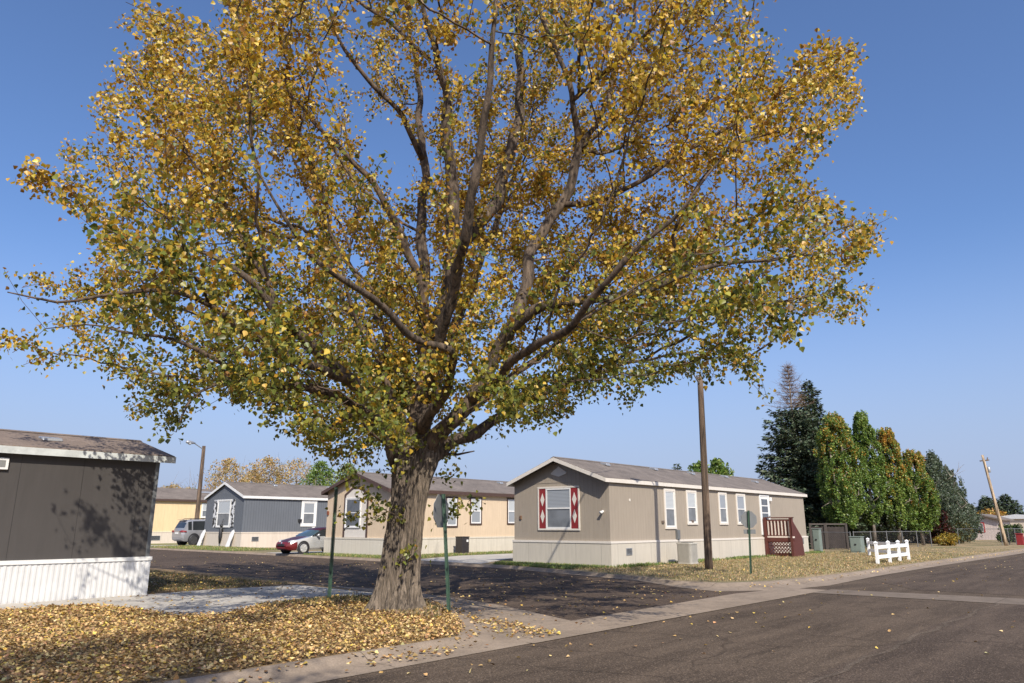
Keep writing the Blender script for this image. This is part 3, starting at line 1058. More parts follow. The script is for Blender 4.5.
# --- yellow house
YY0 = 68.0
yel = siding('pale_yellow_siding', (0.66, 0.49, 0.28), 1.2, 0.01, 0.85)
home5, vent5 = mobile_home('mobile_home', 'pale yellow mobile home at the far end, behind the silver grey car', 21.0, 45.0, YY0, YY0 + 5.2, 1.05, 3.98, 5.0,
                           yel, skirt_cr, roof_grey, dkbrown, skirt_cr, oh=0.2, og=0.3, corner=False)
vent5(34, -0.9, 1.1, 0.12)
u0, z1 = pY(202, 503, YY0); u1, z0 = pY(207, 518, YY0)
window(home5, 'Y', YY0, u0, u1 + 0.4, z0, z1, M['white'], 0.1)
u, z = pY(155.5, 538, YY0 - 0.05)
skirt_vent(home5, 'Y', YY0 - 0.05, u, z, 0.8, 0.4)

# leaning panels and hanging doll at the blue grey house
for px, lab in ((204, 'white ghost shaped board leaning at the far corner of the blue grey house'), (233, 'white ghost shaped board leaning at the near corner of the blue grey house')):
    yy = pX(px, 548, UX0)[0]
    b = MB()
    zt = 1.25
    prof = [(-0.28, 0.1), (-0.14, 0.14), (0.0, 0.1), (0.13, 0.15), (0.27, 0.1), (0.24, 0.7), (0.27, 1.02), (0.16, 1.28), (-0.05, 1.36), (-0.24, 1.2), (-0.27, 0.9), (-0.2, 0.5)]
    b.prism([(UX0 - 0.5 + (z - 0.1) * 0.32, yy + u, z) for u, z in prof], (0.03, 0, 0.0))
    tag(b.build('ghost_board', M['white'], None), lab, 'yard decoration', 'white boards leaning on the blue grey house')
yy, z = pX(222.5, 533, UX0)
b = MB()
X = UX0 - 0.14
b.tube([(X, yy, z + 0.45), (X, yy, z + 0.3), (X, yy, z - 0.25), (X - 0.02, yy + 0.03, z - 0.75)], [0.05, 0.13, 0.15, 0.05], 8)
b.tube([(X, yy, z + 0.2), (X, yy - 0.3, z + 0.33)], [0.05, 0.03], 6)
b.lathe((X, yy, z + 0.42), (0, 0, 1), [(0, 0.05), (0.05, 0.11), (0.14, 0.12), (0.22, 0.05)], 10)
b.tube([(X, yy, z + 0.6), (UX0 - 0.03, yy, z + 1.0)], 0.012, 5)
tag(b.build('hanging_figure', M['black'], None, True), 'small dark figure hanging under the window of the blue grey house', 'yard decoration')

# ------------------------------------------------------------------ small fixed things
# air conditioner of the taupe house
ax, ay = (pY(688, 562, 15.35)[0], 15.35)
acm = flat('ac_beige', (0.40, 0.38, 0.33), 0.5, 0.08)
ac = thing('air_conditioner', 'beige grey outdoor air conditioner on the lawn by the taupe house', 'air conditioner', (ax, ay, 0.1))
b = MB()
def rbox(b, c, h, r_, z0, z1):
    pts = []
    for k, (sx_, sy_) in enumerate(((1, 1), (-1, 1), (-1, -1), (1, -1))):
        for j in range(6):
            a = k * PI / 2 + j * PI / 10
            pts.append((c[0] + sx_ * (h - r_) + r_ * math.cos(a), c[1] + sy_ * (h - r_) + r_ * math.sin(a), z0))
    b.prism(pts, (0, 0, z1 - z0))
rbox(b, (ax, ay), 0.34, 0.12, 0.14, 0.2)
for i in range(16):
    z = 0.22 + i * 0.042
    rbox(b, (ax, ay), 0.335, 0.12, z, z + 0.024)
rbox(b, (ax, ay), 0.32, 0.11, 0.2, 0.9)
rbox(b, (ax, ay), 0.345, 0.12, 0.9, 0.96)
b.build('cabinet', acm, ac)
b = MB()
for i in range(9):
    r_ = 0.04 + i * 0.028
    b.tube([(ax + r_ * math.cos(t), ay + r_ * math.sin(t), 0.975) for t in np.linspace(0, 2 * PI, 21)], 0.006, 4, False)
b.build('fan_guard', M['black'], ac)
b = MB(); b.box(ax - 0.42, ax + 0.42, ay - 0.42, ay + 0.42, 0.06, 0.14); b.build('pad', M['concrete'], ac)
# dark cabinet by the tan house
cx, cz = pY(463.5, 551, 29.5)
b = MB(); dk = flat('dark_unit', (0.035, 0.03, 0.03), 0.5)
ac2 = thing('air_conditioner', 'dark brown outdoor air conditioner against the tan house skirt', 'air conditioner', (cx, 29.6, 0.1))
b.box(cx - 0.27, cx + 0.27, 29.35, 29.85, 0.2, 1.02)
for i in range(12):
    b.box(cx - 0.28, cx + 0.28, 29.34, 29.86, 0.24 + i * 0.06, 0.265 + i * 0.06)
b.box(cx - 0.29, cx + 0.29, 29.33, 29.87, 1.02, 1.07)
b.build('cabinet', dk, ac2, bevel=0.01)
b = MB(); b.box(cx + 0.06, cx + 0.2, 29.325, 29.339, 0.78, 0.9); b.build('nameplate', M['white'], ac2)
b = MB(); b.box(cx - 0.32, cx + 0.32, 29.3, 29.9, 0.08, 0.2); b.build('pad', M['concrete'], ac2)


def octagon(b, c, u, r, th, n):
    """octagonal plate, centre c, in-plane horizontal unit u, normal n"""
    pts = []
    for k in range(8):
        a = PI / 8 + k * PI / 4
        pts.append(tuple(c[i] + u[i] * r * math.cos(a) + (r * math.sin(a) if i == 2 else 0) for i in range(3)))
    b.prism(pts, tuple(n[i] * th for i in range(3)))


def u_channel(b, p0, p1, w=0.07):
    """green U channel post between p0 and p1, lens of small boxes"""
    p0, p1 = Vector(p0), Vector(p1)
    view = Vector((-p0.x, -p0.y, 0)).normalized()
    side = Vector((0, 0, 1)).cross(view)
    b.bar(p0, p1, w * 0.6, 0.012, view)
    for s in (-1, 1):
        b.bar(p0 + side * s * w * 0.4 + view * 0.018, p1 + side * s * w * 0.4 + view * 0.018, 0.012, 0.034, view)


def stop_sign(name, label, base, top, ang, size, zoff, small_plate=False):
    root = thing(name, label, 'stop sign', base, 'stop signs seen from behind')
    b = MB(); u_channel(b, base, top); b.build('post', M['green_post'], root)
    u = Vector((math.cos(ang), math.sin(ang), 0))
    n = Vector((-u.y, u.x, 0))
    if n.dot(Vector((-base[0], -base[1], 0))) < 0:
        n = -n                                       # n points at the camera (back of the sign)
    c = Vector(top) - Vector((0, 0, zoff)) - n * 0.04
    r_ = size / 2 / math.cos(PI / 8)
    b = MB(); octagon(b, c, u, r_, 0.004, -n); o = b.build('sign_plate', M['alu'], root)
    b = MB(); octagon(b, c - n * 0.0065, u, r_ - 0.001, 0.002, -n); b.build('sign_border', M['white'], o)
    b = MB(); octagon(b, c - n * 0.010, u, r_ - 0.018, 0.002, -n); b.build('sign_face', M['red'], o)
    if small_plate:
        q = c - Vector((0, 0, size / 2 + 0.12))
        b = MB(); b.prism([q - u * 0.2 - Vector((0, 0, 0.07)), q + u * 0.2 - Vector((0, 0, 0.07)), q + u * 0.2 + Vector((0, 0, 0.07)), q - u * 0.2 + Vector((0, 0, 0.07))], -n * 0.004)
        b.build('small_plate', M['alu'], root)
    return root


bx, by = G(449, 614)
D1 = bx * math.cos(AZ) + by * math.sin(AZ)
tp = at(443.5, 494, D1)
stop_sign('stop_sign', 'green posted stop sign right beside the big tree trunk, leaning and seen nearly edge on', (bx, by, 0.08), tuple(tp), R(20), 0.60, 0.31)
bx, by = G(751, 575)
D2 = bx * math.cos(AZ) + by * math.sin(AZ)
tp = at(748.5, 510.5, D2)
stop_sign('stop_sign', 'stop sign with a grey back facing us on the lawn before the taupe house', (bx, by, 0.08), tuple(tp), R(-46), 0.53, 0.29, True)
bx, by = G(329, 600)
tp = at(336.5, 487, bx * math.cos(AZ) + by * math.sin(AZ))
sp = thing('sign_post', 'bare green metal post without a sign, left of the big tree', 'post', (bx, by, 0.08))
b = MB(); u_channel(b, (bx, by, 0.05), tuple(tp), 0.085); b.build('post', M['green_post'], sp)
b = MB()
for k in range(14):
    q = Vector((bx, by, 0.05)).lerp(Vector(tuple(tp)), 0.2 + 0.055 * k)
    vw = Vector((-q.x, -q.y, 0)).normalized()
    b.lathe(q + vw * 0.007, vw, [(0, 0.006), (0.002, 0.006)], 6)
b.build('bolt_holes', M['black'], sp)

# utility poles
px_, py_ = G(709, 570)
pole = thing('street_light', 'brown wooden light pole in front of the taupe house, its lamp among the leaves', 'street light', (px_, py_, 0.05))
Dp = px_ * math.cos(AZ) + py_ * math.sin(AZ)
tpp = at(700.0, 377, Dp)
b = MB(); b.tube([Vector((px_, py_, 0.0)).lerp(Vector(tuple(tpp)), t) for t in np.linspace(0, 1, 12)], list(np.linspace(0.145, 0.105, 12)), 18)
b.build('pole', M['pole_wood'], pole, True)
lt = at(683, 371, Dp - 0.9)
b = MB(); b.tube([tuple(tpp - np.array([0, 0, 0.35])), tuple(tpp * 0.6 + lt * 0.4 + np.array([0, 0, 0.05])), tuple(lt)], 0.03, 8); b.build('arm', M['galv'], pole, True)


def cobra(parent, c, d, s=1.0):
    d = Vector(d).normalized()
    b = MB()
    b.tube([Vector(c) - d * 0.1 * s, Vector(c) + d * 0.05 * s, Vector(c) + d * 0.3 * s, Vector(c) + d * 0.55 * s, Vector(c) + d * 0.62 * s], [0.04 * s, 0.08 * s, 0.13 * s, 0.11 * s, 0.03 * s], 10)
    h = b.build('lamp_head', M['galv'], parent, True)
    b = MB(); q = Vector(c) + d * 0.32 * s
    b.lathe(q - Vector((0, 0, 0.05 * s)), (0, 0, -1), [(0, 0.12 * s), (0.07 * s, 0.11 * s), (0.12 * s, 0.05 * s)], 12)
    b.build('lens', M['pane_pale'], h, True)


dl = lt - tpp
cobra(pole, lt, (dl[0], dl[1], 0.1))
px_, py_ = G(195, 545)
px_, py_ = 29.1, 60.6
pole2 = thing('street_light', 'distant wooden light pole rising behind the silver grey car', 'street light', (px_, py_, 0.05))
t2 = at(204, 446, 62)
b = MB(); b.tube([Vector((px_, py_, 0)).lerp(Vector(tuple(t2)), t) for t in np.linspace(0, 1, 8)], list(np.linspace(0.2, 0.14, 8)), 12); b.build('pole', M['pole_wood'], pole2, True)
l2 = at(194, 443, 61.2)
b = MB(); b.tube([tuple(t2 - np.array([0, 0, 0.3])), tuple(l2)], 0.045, 8); b.build('arm', M['galv'], pole2)
cobra(pole2, l2, (l2[0] - t2[0], l2[1] - t2[1], 0.05), 1.2)
p0 = at(1007.5, 549.5, 60); t3 = at(982.3, 455, 60)
pole3 = thing('utility_pole', 'pale leaning wooden utility pole at the far right by the road', 'utility pole', (p0[0], p0[1], 0.0))
b = MB(); b.tube([Vector((p0[0], p0[1], -0.1)).lerp(Vector(tuple(t3)), t) for t in np.linspace(0, 1, 8)], list(np.linspace(0.14, 0.09, 8)), 12); b.build('pole', M['pole_wood_pale'], pole3, True)
q = at(986.5, 470, 60)
b = MB(); b.lathe(q + np.array([0.06, -0.16, -0.2]), (0, 0, 1), [(0, 0.1), (0.03, 0.12), (0.4, 0.12), (0.44, 0.08), (0.48, 0.04)], 14); b.build('transformer', M['galv'], pole3, True)
b = MB(); b.bar(at(980, 461, 60), at(989, 460, 60), 0.09); b.tube([at(987, 461, 60), at(987.5, 457.5, 60)], 0.04, 6); b.build('cross_arm', M['pole_wood'], pole3)

# utility cabinets
def cabinet(label, x0, x1, y0, y1, z1, m):
    r_ = thing('utility_box', label, 'utility box', ((x0 + x1) / 2, (y0 + y1) / 2, 0.1), 'green utility boxes')
    b = MB(); b.box(x0, x1, y0, y1, 0.1, z1); b.box(x0 - 0.03, x1 + 0.03, y0 - 0.03, y1 + 0.03, z1, z1 + 0.05); bo = b.build('housing', m, r_, bevel=0.02)
    b = MB(); b.box(x0 - 0.02, x0 - 0.001, y0 + 0.05, y1 - 0.05, 0.2, z1 - 0.08); d = b.build('door', m, r_, bevel=0.006)
    b = MB(); b.box(x0 - 0.05, x0 - 0.021, (y0 + y1) / 2 - 0.05, (y0 + y1) / 2 + 0.05, z1 * 0.55, z1 * 0.55 + 0.08); b.build('handle', M['black'], d)
    b = MB(); b.box(x0 - 0.1, x1 + 0.1, y0 - 0.1, y1 + 0.1, 0.05, 0.12); b.build('pad', M['concrete'], r_)


pgreen = flat('pale_green_metal', (0.17, 0.205, 0.175), 0.5, 0.1, 3)
c0 = at(817, 550, 46)
cabinet('pale green meter cabinet standing at the far corner of the taupe house', c0[0] - 0.1, c0[0] + 0.3, c0[1] - 0.26, c0[1] + 0.16, 1.42, pgreen)
c0 = at(858, 552, 44.5)
cabinet('low wide green transformer box on the lawn left of the white rail fence', c0[0] - 0.3, c0[0] + 0.3, c0[1] - 0.32, c0[1] + 0.32, 0.98, pgreen)

# white rail fence corner
pf = thing('rail_fence', 'white vinyl two rail corner fence on the dry lawn', 'fence', (*G(895, 561), 0.1))
vin = flat('white_vinyl', (0.8, 0.8, 0.78), 0.4, 0.04)
PB = [G(878, 564.2), G(889.6, 562.2), G(899.6, 561.2), G(909.0, 560.2)]
a_, d_ = PB[0], PB[3]
PB = [(a_[0] + (d_[0] - a_[0]) * t, a_[1] + (d_[1] - a_[1]) * t) for t in (0, 0.37, 0.69, 1.0)]
back = at(869.4, 554, 40.5)
PBk = (back[0], back[1])
ph = 0.93


def fpost(x, y):
    b = MB(); b.box(x - 0.055, x + 0.055, y - 0.055, y + 0.055, 0.05, ph)
    b.prism([(x - 0.07, y - 0.07, ph), (x + 0.07, y - 0.07, ph), (x + 0.07, y + 0.07, ph), (x - 0.07, y + 0.07, ph)], (0, 0, 0.03))
    b.add([(x - 0.07, y - 0.07, ph + 0.03), (x + 0.07, y - 0.07, ph + 0.03), (x + 0.07, y + 0.07, ph + 0.03), (x - 0.07, y + 0.07, ph + 0.03), (x, y, ph + 0.095)], [(0, 1, 4), (1, 2, 4), (2, 3, 4), (3, 0, 4)])
    b.build('post', vin, pf)


for p in PB + [PBk]:
    fpost(*p)
midb = ((PBk[0] + PB[3][0]) / 2, (PBk[1] + PB[3][1]) / 2)
for (p, q) in ((PB[0], PB[1]), (PB[1], PB[2]), (PB[2], PB[3]), (PBk, midb), (midb, PB[3])):
    for z in (0.38, 0.77):
        b = MB(); b.bar((p[0], p[1], z), (q[0], q[1], z), 0.045, 0.14); b.build('rail', vin, pf)

# dark wooden gate-fence behind the taupe house
dfm = flat('weathered_board', (0.045, 0.035, 0.03), 0.85, 0.35, 4)
f0 = at(812, 551, 51); f1 = at(849.5, 551, 50)
wf = thing('board_fence', 'dark weathered board fence at the end of the taupe house', 'fence', (f0[0], f0[1], 0.1))
n = 22
b = MB()
for i in range(n):
    t0, t1 = i / n, (i + 0.93) / n
    p = f0 + (f1 - f0) * t0; q = f0 + (f1 - f0) * t1
    b.bar((p[0], p[1], 0.87), (q[0], q[1], 0.87), 0.02, 1.4 + 0.03 * math.sin(i * 3))
b.build('boards', dfm, wf)
for t in (0.02, 0.42, 0.45, 0.99):
    p = f0 + (f1 - f0) * t
    b = MB(); b.box(p[0] - 0.11, p[0] - 0.02, p[1] - 0.05, p[1] + 0.05, 0.05, 1.8); b.build('post', flat('grey_post', (0.085, 0.07, 0.058)), wf)
b = MB(); pa, pb = f0 + (f1 - f0) * 0.0, f1
b.bar((pa[0] - 0.05, pa[1], 1.74), (pb[0] - 0.05, pb[1], 1.74), 0.07, 0.1); b.build('cap_rail', flat('grey_rail', (0.085, 0.07, 0.058)), wf)


def chain_fence(label, P, h=1.15, gstep=2.4, cell=0.16, wr=0.002):
    r_ = thing('chain_link_fence', label, 'fence', (P[0][0], P[0][1], 0.1), 'chain link fences beyond the lawn')
    mesh, rail = MB(), MB()
    posts = []
    for (p, q) in zip(P[:-1], P[1:]):
        p, q = np.array(p), np.array(q)
        L = np.linalg.norm(q - p); d = (q - p) / L
        n = int(L / cell)
        hh = h - 0.1
        u = -hh
        while u < L:
            for s in (1, -1):
                z0, z1 = (0.14, 0.14 + hh) if s == 1 else (0.14 + hh, 0.14)
                ts = max(0, -u / hh); te = min(1, (L - u) / hh)
                if te > ts:
                    a = p + d * (u + hh * ts); b_ = p + d * (u + hh * te)
                    mesh.bar((a[0], a[1], z0 + (z1 - z0) * ts), (b_[0], b_[1], z0 + (z1 - z0) * te), wr * 2)
            u += cell
        rail.tube([(p[0], p[1], h + 0.08), (q[0], q[1], h + 0.08)], 0.022, 6)
        k = max(1, int(round(L / gstep)))
        for i in range(k + 1):
            posts.append(tuple(p + d * L * i / k))
    mesh.build('wire_mesh', M['wire'], r_)
    rail.build('top_rail', M['rail_grey'], r_)
    for x, y in dict.fromkeys([(round(a, 2), round(c, 2)) for a, c in posts]):
        b = MB(); b.tube([(x, y, 0.0), (x, y, h + 0.14)], 0.03, 7); b.build('post', M['rail_grey'], r_)


def xy(px, py, D):
    a = at(px, py, D)
    return (float(a[0]), float(a[1]))


chain_fence('low chain link fence running before the board fence to the transformer box', [xy(822, 551, 48.5), xy(852, 551, 46.5)])
chain_fence('long chain link fence under the row of maples', [xy(855, 549, 50), xy(932, 547, 57)])
chain_fence('distant chain link fence beside the leaning pole', [xy(960, 549, 63), xy(1003, 549, 61), xy(1024, 548, 66)], 1.3)

# ------------------------------------------------------------------ cars
def split_body(parent, stations, prof_fn, classes, mats, nring=22):
    """stations: list of x. prof_fn(x)-> list of (y,z) half ring from bottom centre to top centre."""
    rings = []
    for x in stations:
        h = prof_fn(x)
        rings.append([(x, y, z) for y, z in h] + [(x, -y, z) for y, z in h[-2:0:-1]])
    n = len(rings[0])
    parts = {}
    def addf(vs):
        c = [sum(v[i] for v in vs) / len(vs) for i in range(3)]
        k = classes(*c)
        b = parts.setdefault(k, (MB(), {}))
        idx = []
        for v in vs:
            key = tuple(round(t, 4) for t in v)
            if key not in b[1]:
                b[1][key] = len(b[0].v); b[0].v.append(v)
            idx.append(b[1][key])
        if len(set(idx)) >= 3:
            b[0].f.append(tuple(dict.fromkeys(idx)))
    for i in range(len(rings) - 1):
        for j in range(n):
            k = (j + 1) % n
            addf([rings[i][j], rings[i + 1][j], rings[i + 1][k], rings[i][k]])
    for rg in (rings[0], rings[-1]):
        h = n // 2
        for j in range(h):
            vs = [rg[j], rg[j + 1], rg[(n - j - 1) % n], rg[(n - j) % n]]
            vs = list(dict.fromkeys(vs))
            if len(vs) >= 3:
                addf(vs)
    for k, (b, _) in parts.items():
        o = b.build(k, mats[k], parent, smooth=True)
        sm = o.modifiers.new('edge', 'EDGE_SPLIT'); sm.split_angle = R(38)


def wheel(parent, x, y, r_, side, rimm, w=0.22, spokes=5):
    b = MB()
    ax = (0, side, 0)
    b.lathe((x, y - side * w / 2, r_), ax, [(0, r_ * 0.7), (0.0, r_ * 0.93), (0.03, r_), (w - 0.03, r_), (w, r_ * 0.93), (w, r_ * 0.7)], 28)
    wv = b.build('wheel', M['black'], parent, True)
    b = MB()
    yo = y + side * (w / 2 + 0.002)
    b.lathe((x, yo, r_), ax, [(0, r_ * 0.70), (0.012, r_ * 0.68), (0.012, r_ * 0.60), (0.002, r_ * 0.6)], 28)
    for k in range(spokes):
        a = 2 * PI * k / spokes + 0.3
        b.bar((x + 0.03 * math.cos(a), yo + side * 0.014, r_ + 0.03 * math.sin(a)), (x + r_ * 0.64 * math.cos(a), yo + side * 0.012, r_ + r_ * 0.64 * math.sin(a)), 0.02, r_ * 0.24, (0, 1, 0)) if False else \
            b.bar((x + 0.03 * math.cos(a), yo + side * 0.014, r_ + 0.03 * math.sin(a)), (x + r_ * 0.64 * math.cos(a), yo + side * 0.014, r_ + r_ * 0.64 * math.sin(a)), r_ * 0.2, 0.02, (0, 1, 0))
    b.lathe((x, yo, r_), ax, [(0, r_ * 0.16), (0.03, r_ * 0.14)], 12)
    b.build('rim', rimm, wv, False)


def interp(tab, x):
    xs = [t[0] for t in tab]; ys = [t[1] for t in tab]
    return float(np.interp(x, xs, ys))


# sedan: local +x is the front
car = thing('parked_car', 'silver sedan with maroon hood and red bumper, nose out beside the tan house', 'car')
hood_z = [(-2.3, 0.62), (-2.15, 0.92), (-1.5, 0.98), (-0.9, 0.96), (0.9, 0.93), (1.3, 0.85), (1.9, 0.71), (2.15, 0.60), (2.28, 0.48)]
wid = [(-2.3, 0.62), (-2.1, 0.78), (-1.4, 0.875), (1.2, 0.875), (1.9, 0.80), (2.15, 0.7), (2.28, 0.52)]
roof_z = [(-1.95, 0.0), (-1.0, 1.34), (-0.5, 1.41), (0.1, 1.40), (0.45, 1.30), (1.15, 0.0)]


def sedan_prof(x):
    w = interp(wid, x); zb = interp([(-2.3, 0.38), (-2.1, 0.24), (2.0, 0.2), (2.28, 0.3)], x); zt = interp(hood_z, x)
    top = zt + 0.03
    rz = 0
    if -1.95 < x < 0.95:
        rz = interp([(-1.95, zt), (-1.0, 1.36), (-0.45, 1.42), (0.0, 1.40), (0.2, 1.33), (0.95, zt)], x)
    if rz > zt + 0.05:
        f = (rz - zt) / (1.42 - zt)
        wr = w - 0.02 - 0.24 * f
        return [(0, zb), (w * 0.85, zb), (w * 0.98, zb + 0.12), (w, (zb + zt) / 2), (w * 0.985, zt - 0.08), (w * 0.95, zt), (wr + 0.03, zt + (rz - zt) * 0.88), (wr - 0.06, rz), (0, rz + 0.03 * f)]
    return [(0, zb), (w * 0.85, zb), (w * 0.98, zb + 0.12), (w, (zb + zt) / 2), (w * 0.985, zt - 0.08), (w * 0.93, zt), (w * 0.7, zt + 0.01), (w * 0.4, zt + 0.025), (0, top)]


def sedan_cls(x, y, z):
    zt = interp(hood_z, x)
    if x > 1.75 and z < 0.60 or x > 2.1:
        return 'front_bumper'
    if -1.85 < x < 0.95 and z > zt + 0.03:
        rz = interp([(-1.95, zt), (-1.0, 1.36), (-0.45, 1.42), (0.0, 1.40), (0.2, 1.33), (0.95, zt)], x)
        if abs(y) > 0.5 and z < zt + (rz - zt) * 0.9:
            return 'side_window' if abs(x + 0.4) > 0.05 else 'body'
        if x > 0.3: return 'windscreen'
        if x < -1.05: return 'rear_window'
        return 'roof'
    if x >= 0.95 and abs(y) < 0.62 and z > zt - 0.05:
        return 'hood'
    if -0.95 < x < -0.02 and abs(y) > 0.5 and 0.3 < z < zt:
        return 'door'
    return 'body'


silver = paint('silver_paint', (0.50, 0.50, 0.49), 0.35, 0.4)
maroon = paint('maroon_paint', (0.05, 0.008, 0.01), 0.5, 0.0, 0.12)
redp = paint('red_bumper_paint', (0.13, 0.008, 0.01), 0.5, 0.0, 0.15)
navy = paint('dark_navy_paint', (0.015, 0.012, 0.022), 0.35)
rim_m = flat('pale_alloy', (0.6, 0.6, 0.6), 0.35, 0.05, 4, 0.6)
tint = glass('tinted_glass', (0.025, 0.028, 0.03), 0.05)
st = sorted(set([round(x, 3) for x in list(np.linspace(-2.3, 2.28, 52))] + [0.95, -1.95, -0.35, -0.45]))
split_body(car, st, sedan_prof, sedan_cls, {'front_bumper': redp, 'side_window': tint, 'windscreen': glass('windscreen_glass', (0.05, 0.075, 0.075), 0.05), 'rear_window': tint,
                                            'roof': maroon, 'hood': maroon, 'door': navy, 'body': silver})
for sx in (1.38, -1.32):
    for sd in (1, -1):
        wheel(car, sx, sd * 0.79, 0.32, sd, rim_m, 0.2, 6)
        b = MB(); b.lathe((sx, sd * 0.872, 0.33), (0, sd, 0), [(0, 0.39), (0.004, 0.385)], 26); b.build('wheel_arch', M['black'], car)
for sd in (1, -1):
    b = MB(); b.tube([(2.08, sd * 0.42, 0.64), (1.98, sd * 0.6, 0.68), (1.72, sd * 0.74, 0.735)], [0.05, 0.075, 0.03], 10); b.build('headlight', M['pane_pale'], car, True)
    b = MB(); b.tube([(0.55, sd * 0.88, 0.98), (0.5, sd * 1.03, 1.02)], [0.05, 0.08], 8); b.build('mirror', silver, car, True)
b = MB(); b.box(2.2, 2.3, -0.35, 0.35, 0.42, 0.55); b.build('grille', M['black'], car, bevel=0.02)
b = MB(); b.lathe((2.235, 0, 0.60), (1, 0, 0.3), [(0, 0.05), (0.015, 0.045)], 14); b.build('badge', rim_m, car)
wx = pY(303, 553, 36.7)[0]
car.location = (wx + 1.38, 37.55, 0.11)
car.rotation_euler = (0, 0, PI)

# SUV: local +x front, rear faces the street
suv = thing('parked_suv', 'silver grey sport utility car parked tail out beside the blue grey house', 'suv')
s_belt = [(-2.4, 1.02), (-2.0, 1.08), (0.9, 1.08), (1.3, 1.04), (2.2, 0.93), (2.42, 0.7)]
s_wid = [(-2.45, 0.80), (-2.3, 0.90), (-1.8, 0.96), (1.6, 0.96), (2.2, 0.86), (2.42, 0.65)]


def suv_roof(x):
    zt = interp(s_belt, x)
    return interp([(-2.36, zt), (-2.0, 1.74), (-1.5, 1.80), (-0.3, 1.82), (0.3, 1.74), (1.15, zt)], x)


def suv_prof(x):
    w = interp(s_wid, x); zb = interp([(-2.45, 0.45), (-2.2, 0.32), (2.0, 0.3), (2.42, 0.4)], x); zt = interp(s_belt, x)
    rz = suv_roof(x) if -2.36 < x < 1.15 else 0
    if rz > zt + 0.05:
        f = (rz - zt) / 0.74
        wr = w - 0.02 - 0.2 * f
        return [(0, zb), (w * 0.88, zb), (w * 0.99, zb + 0.15), (w, 0.75), (w * 0.99, zt - 0.08), (w * 0.965, zt), (wr + 0.03, zt + (rz - zt) * 0.86), (wr - 0.05, rz), (0, rz + 0.03 * f)]
    return [(0, zb), (w * 0.88, zb), (w * 0.99, zb + 0.15), (w, (zb + zt) / 2), (w * 0.99, zt - 0.08), (w * 0.95, zt), (w * 0.7, zt + 0.01), (w * 0.4, zt + 0.02), (0, zt + 0.03)]


def suv_cls(x, y, z):
    zt = interp(s_belt, x)
    rz = suv_roof(x)
    if z < 0.62 and (x < -1.9 or x > 1.9):
        return 'bumper'
    if -2.3 < x < 1.1 and z > zt + 0.03:
        if abs(y) > 0.55 and z < zt + (rz - zt) * 0.84:
            if -1.72 < x < -1.6 or -0.62 < x < -0.48 or x < -2.0:
                return 'body'
            return 'side_window'
        if x < -2.05 and abs(y) < 0.72: return 'rear_window'
        if x > 0.35: return 'windscreen'
    return 'body'


grey_p = paint('grey_metallic_paint', (0.30, 0.30, 0.31), 0.35, 0.4)
st = sorted(set([round(x, 3) for x in list(np.linspace(-2.45, 2.42, 54))]))
split_body(suv, st, suv_prof, suv_cls, {'body': grey_p, 'bumper': paint('grey_bumper', (0.2, 0.2, 0.21), 0.5), 'side_window': tint, 'rear_window': tint, 'windscreen': tint})
for sx in (1.5, -1.5):
    for sd in (1, -1):
        wheel(suv, sx, sd * 0.87, 0.39, sd, flat('dark_alloy', (0.1, 0.1, 0.1), 0.4, 0.05, 4, 0.5) if sx > 0 and sd > 0 else bpy.data.materials['dark_alloy'], 0.24, 5)
        b = MB(); b.lathe((sx, sd * 0.958, 0.41), (0, sd, 0), [(0, 0.47), (0.004, 0.465)], 26); b.build('wheel_arch', M['black'], suv)
for sd in (1, -1):
    b = MB(); b.tube([(-2.43, sd * 0.5, 0.98), (-2.4, sd * 0.80, 0.99), (-2.12, sd * 0.945, 0.98)], [0.06, 0.085, 0.05], 8); b.build('tail_light', M['red'], suv, True)
    b = MB(); b.tube([(0.7, sd * 0.95, 1.1), (0.65, sd * 1.12, 1.14)], [0.06, 0.1], 8); b.build('mirror', grey_p, suv, True)
    b = MB(); b.tube([(-1.8, sd * 0.66, 1.83), (-1.6, sd * 0.66, 1.88), (-0.2, sd * 0.66, 1.89), (0.0, sd * 0.66, 1.83)], 0.02, 6); b.build('roof_rail', M['black'], suv, True)
b = MB(); b.box(-2.475, -2.44, -0.26, 0.26, 0.82, 0.94); b.build('licence_plate', M['white'], suv)
b = MB(); b.box(-2.2, -2.02, -0.6, 0.6, 1.78, 1.81); b.build('spoiler', grey_p, suv)
wx = pY(193.5, 545, 57.3)[0]
suv.location = (wx + 1.5, 58.3, 0.11)
suv.scale = (1.0, 1.0, 1.1)

# ------------------------------------------------------------------ the big cottonwood
TD = 14.63
tree = thing('cottonwood_tree', 'huge golden cottonwood tree spreading over the corner in the foreground', 'tree', (9.47, 11.37, 0.08))

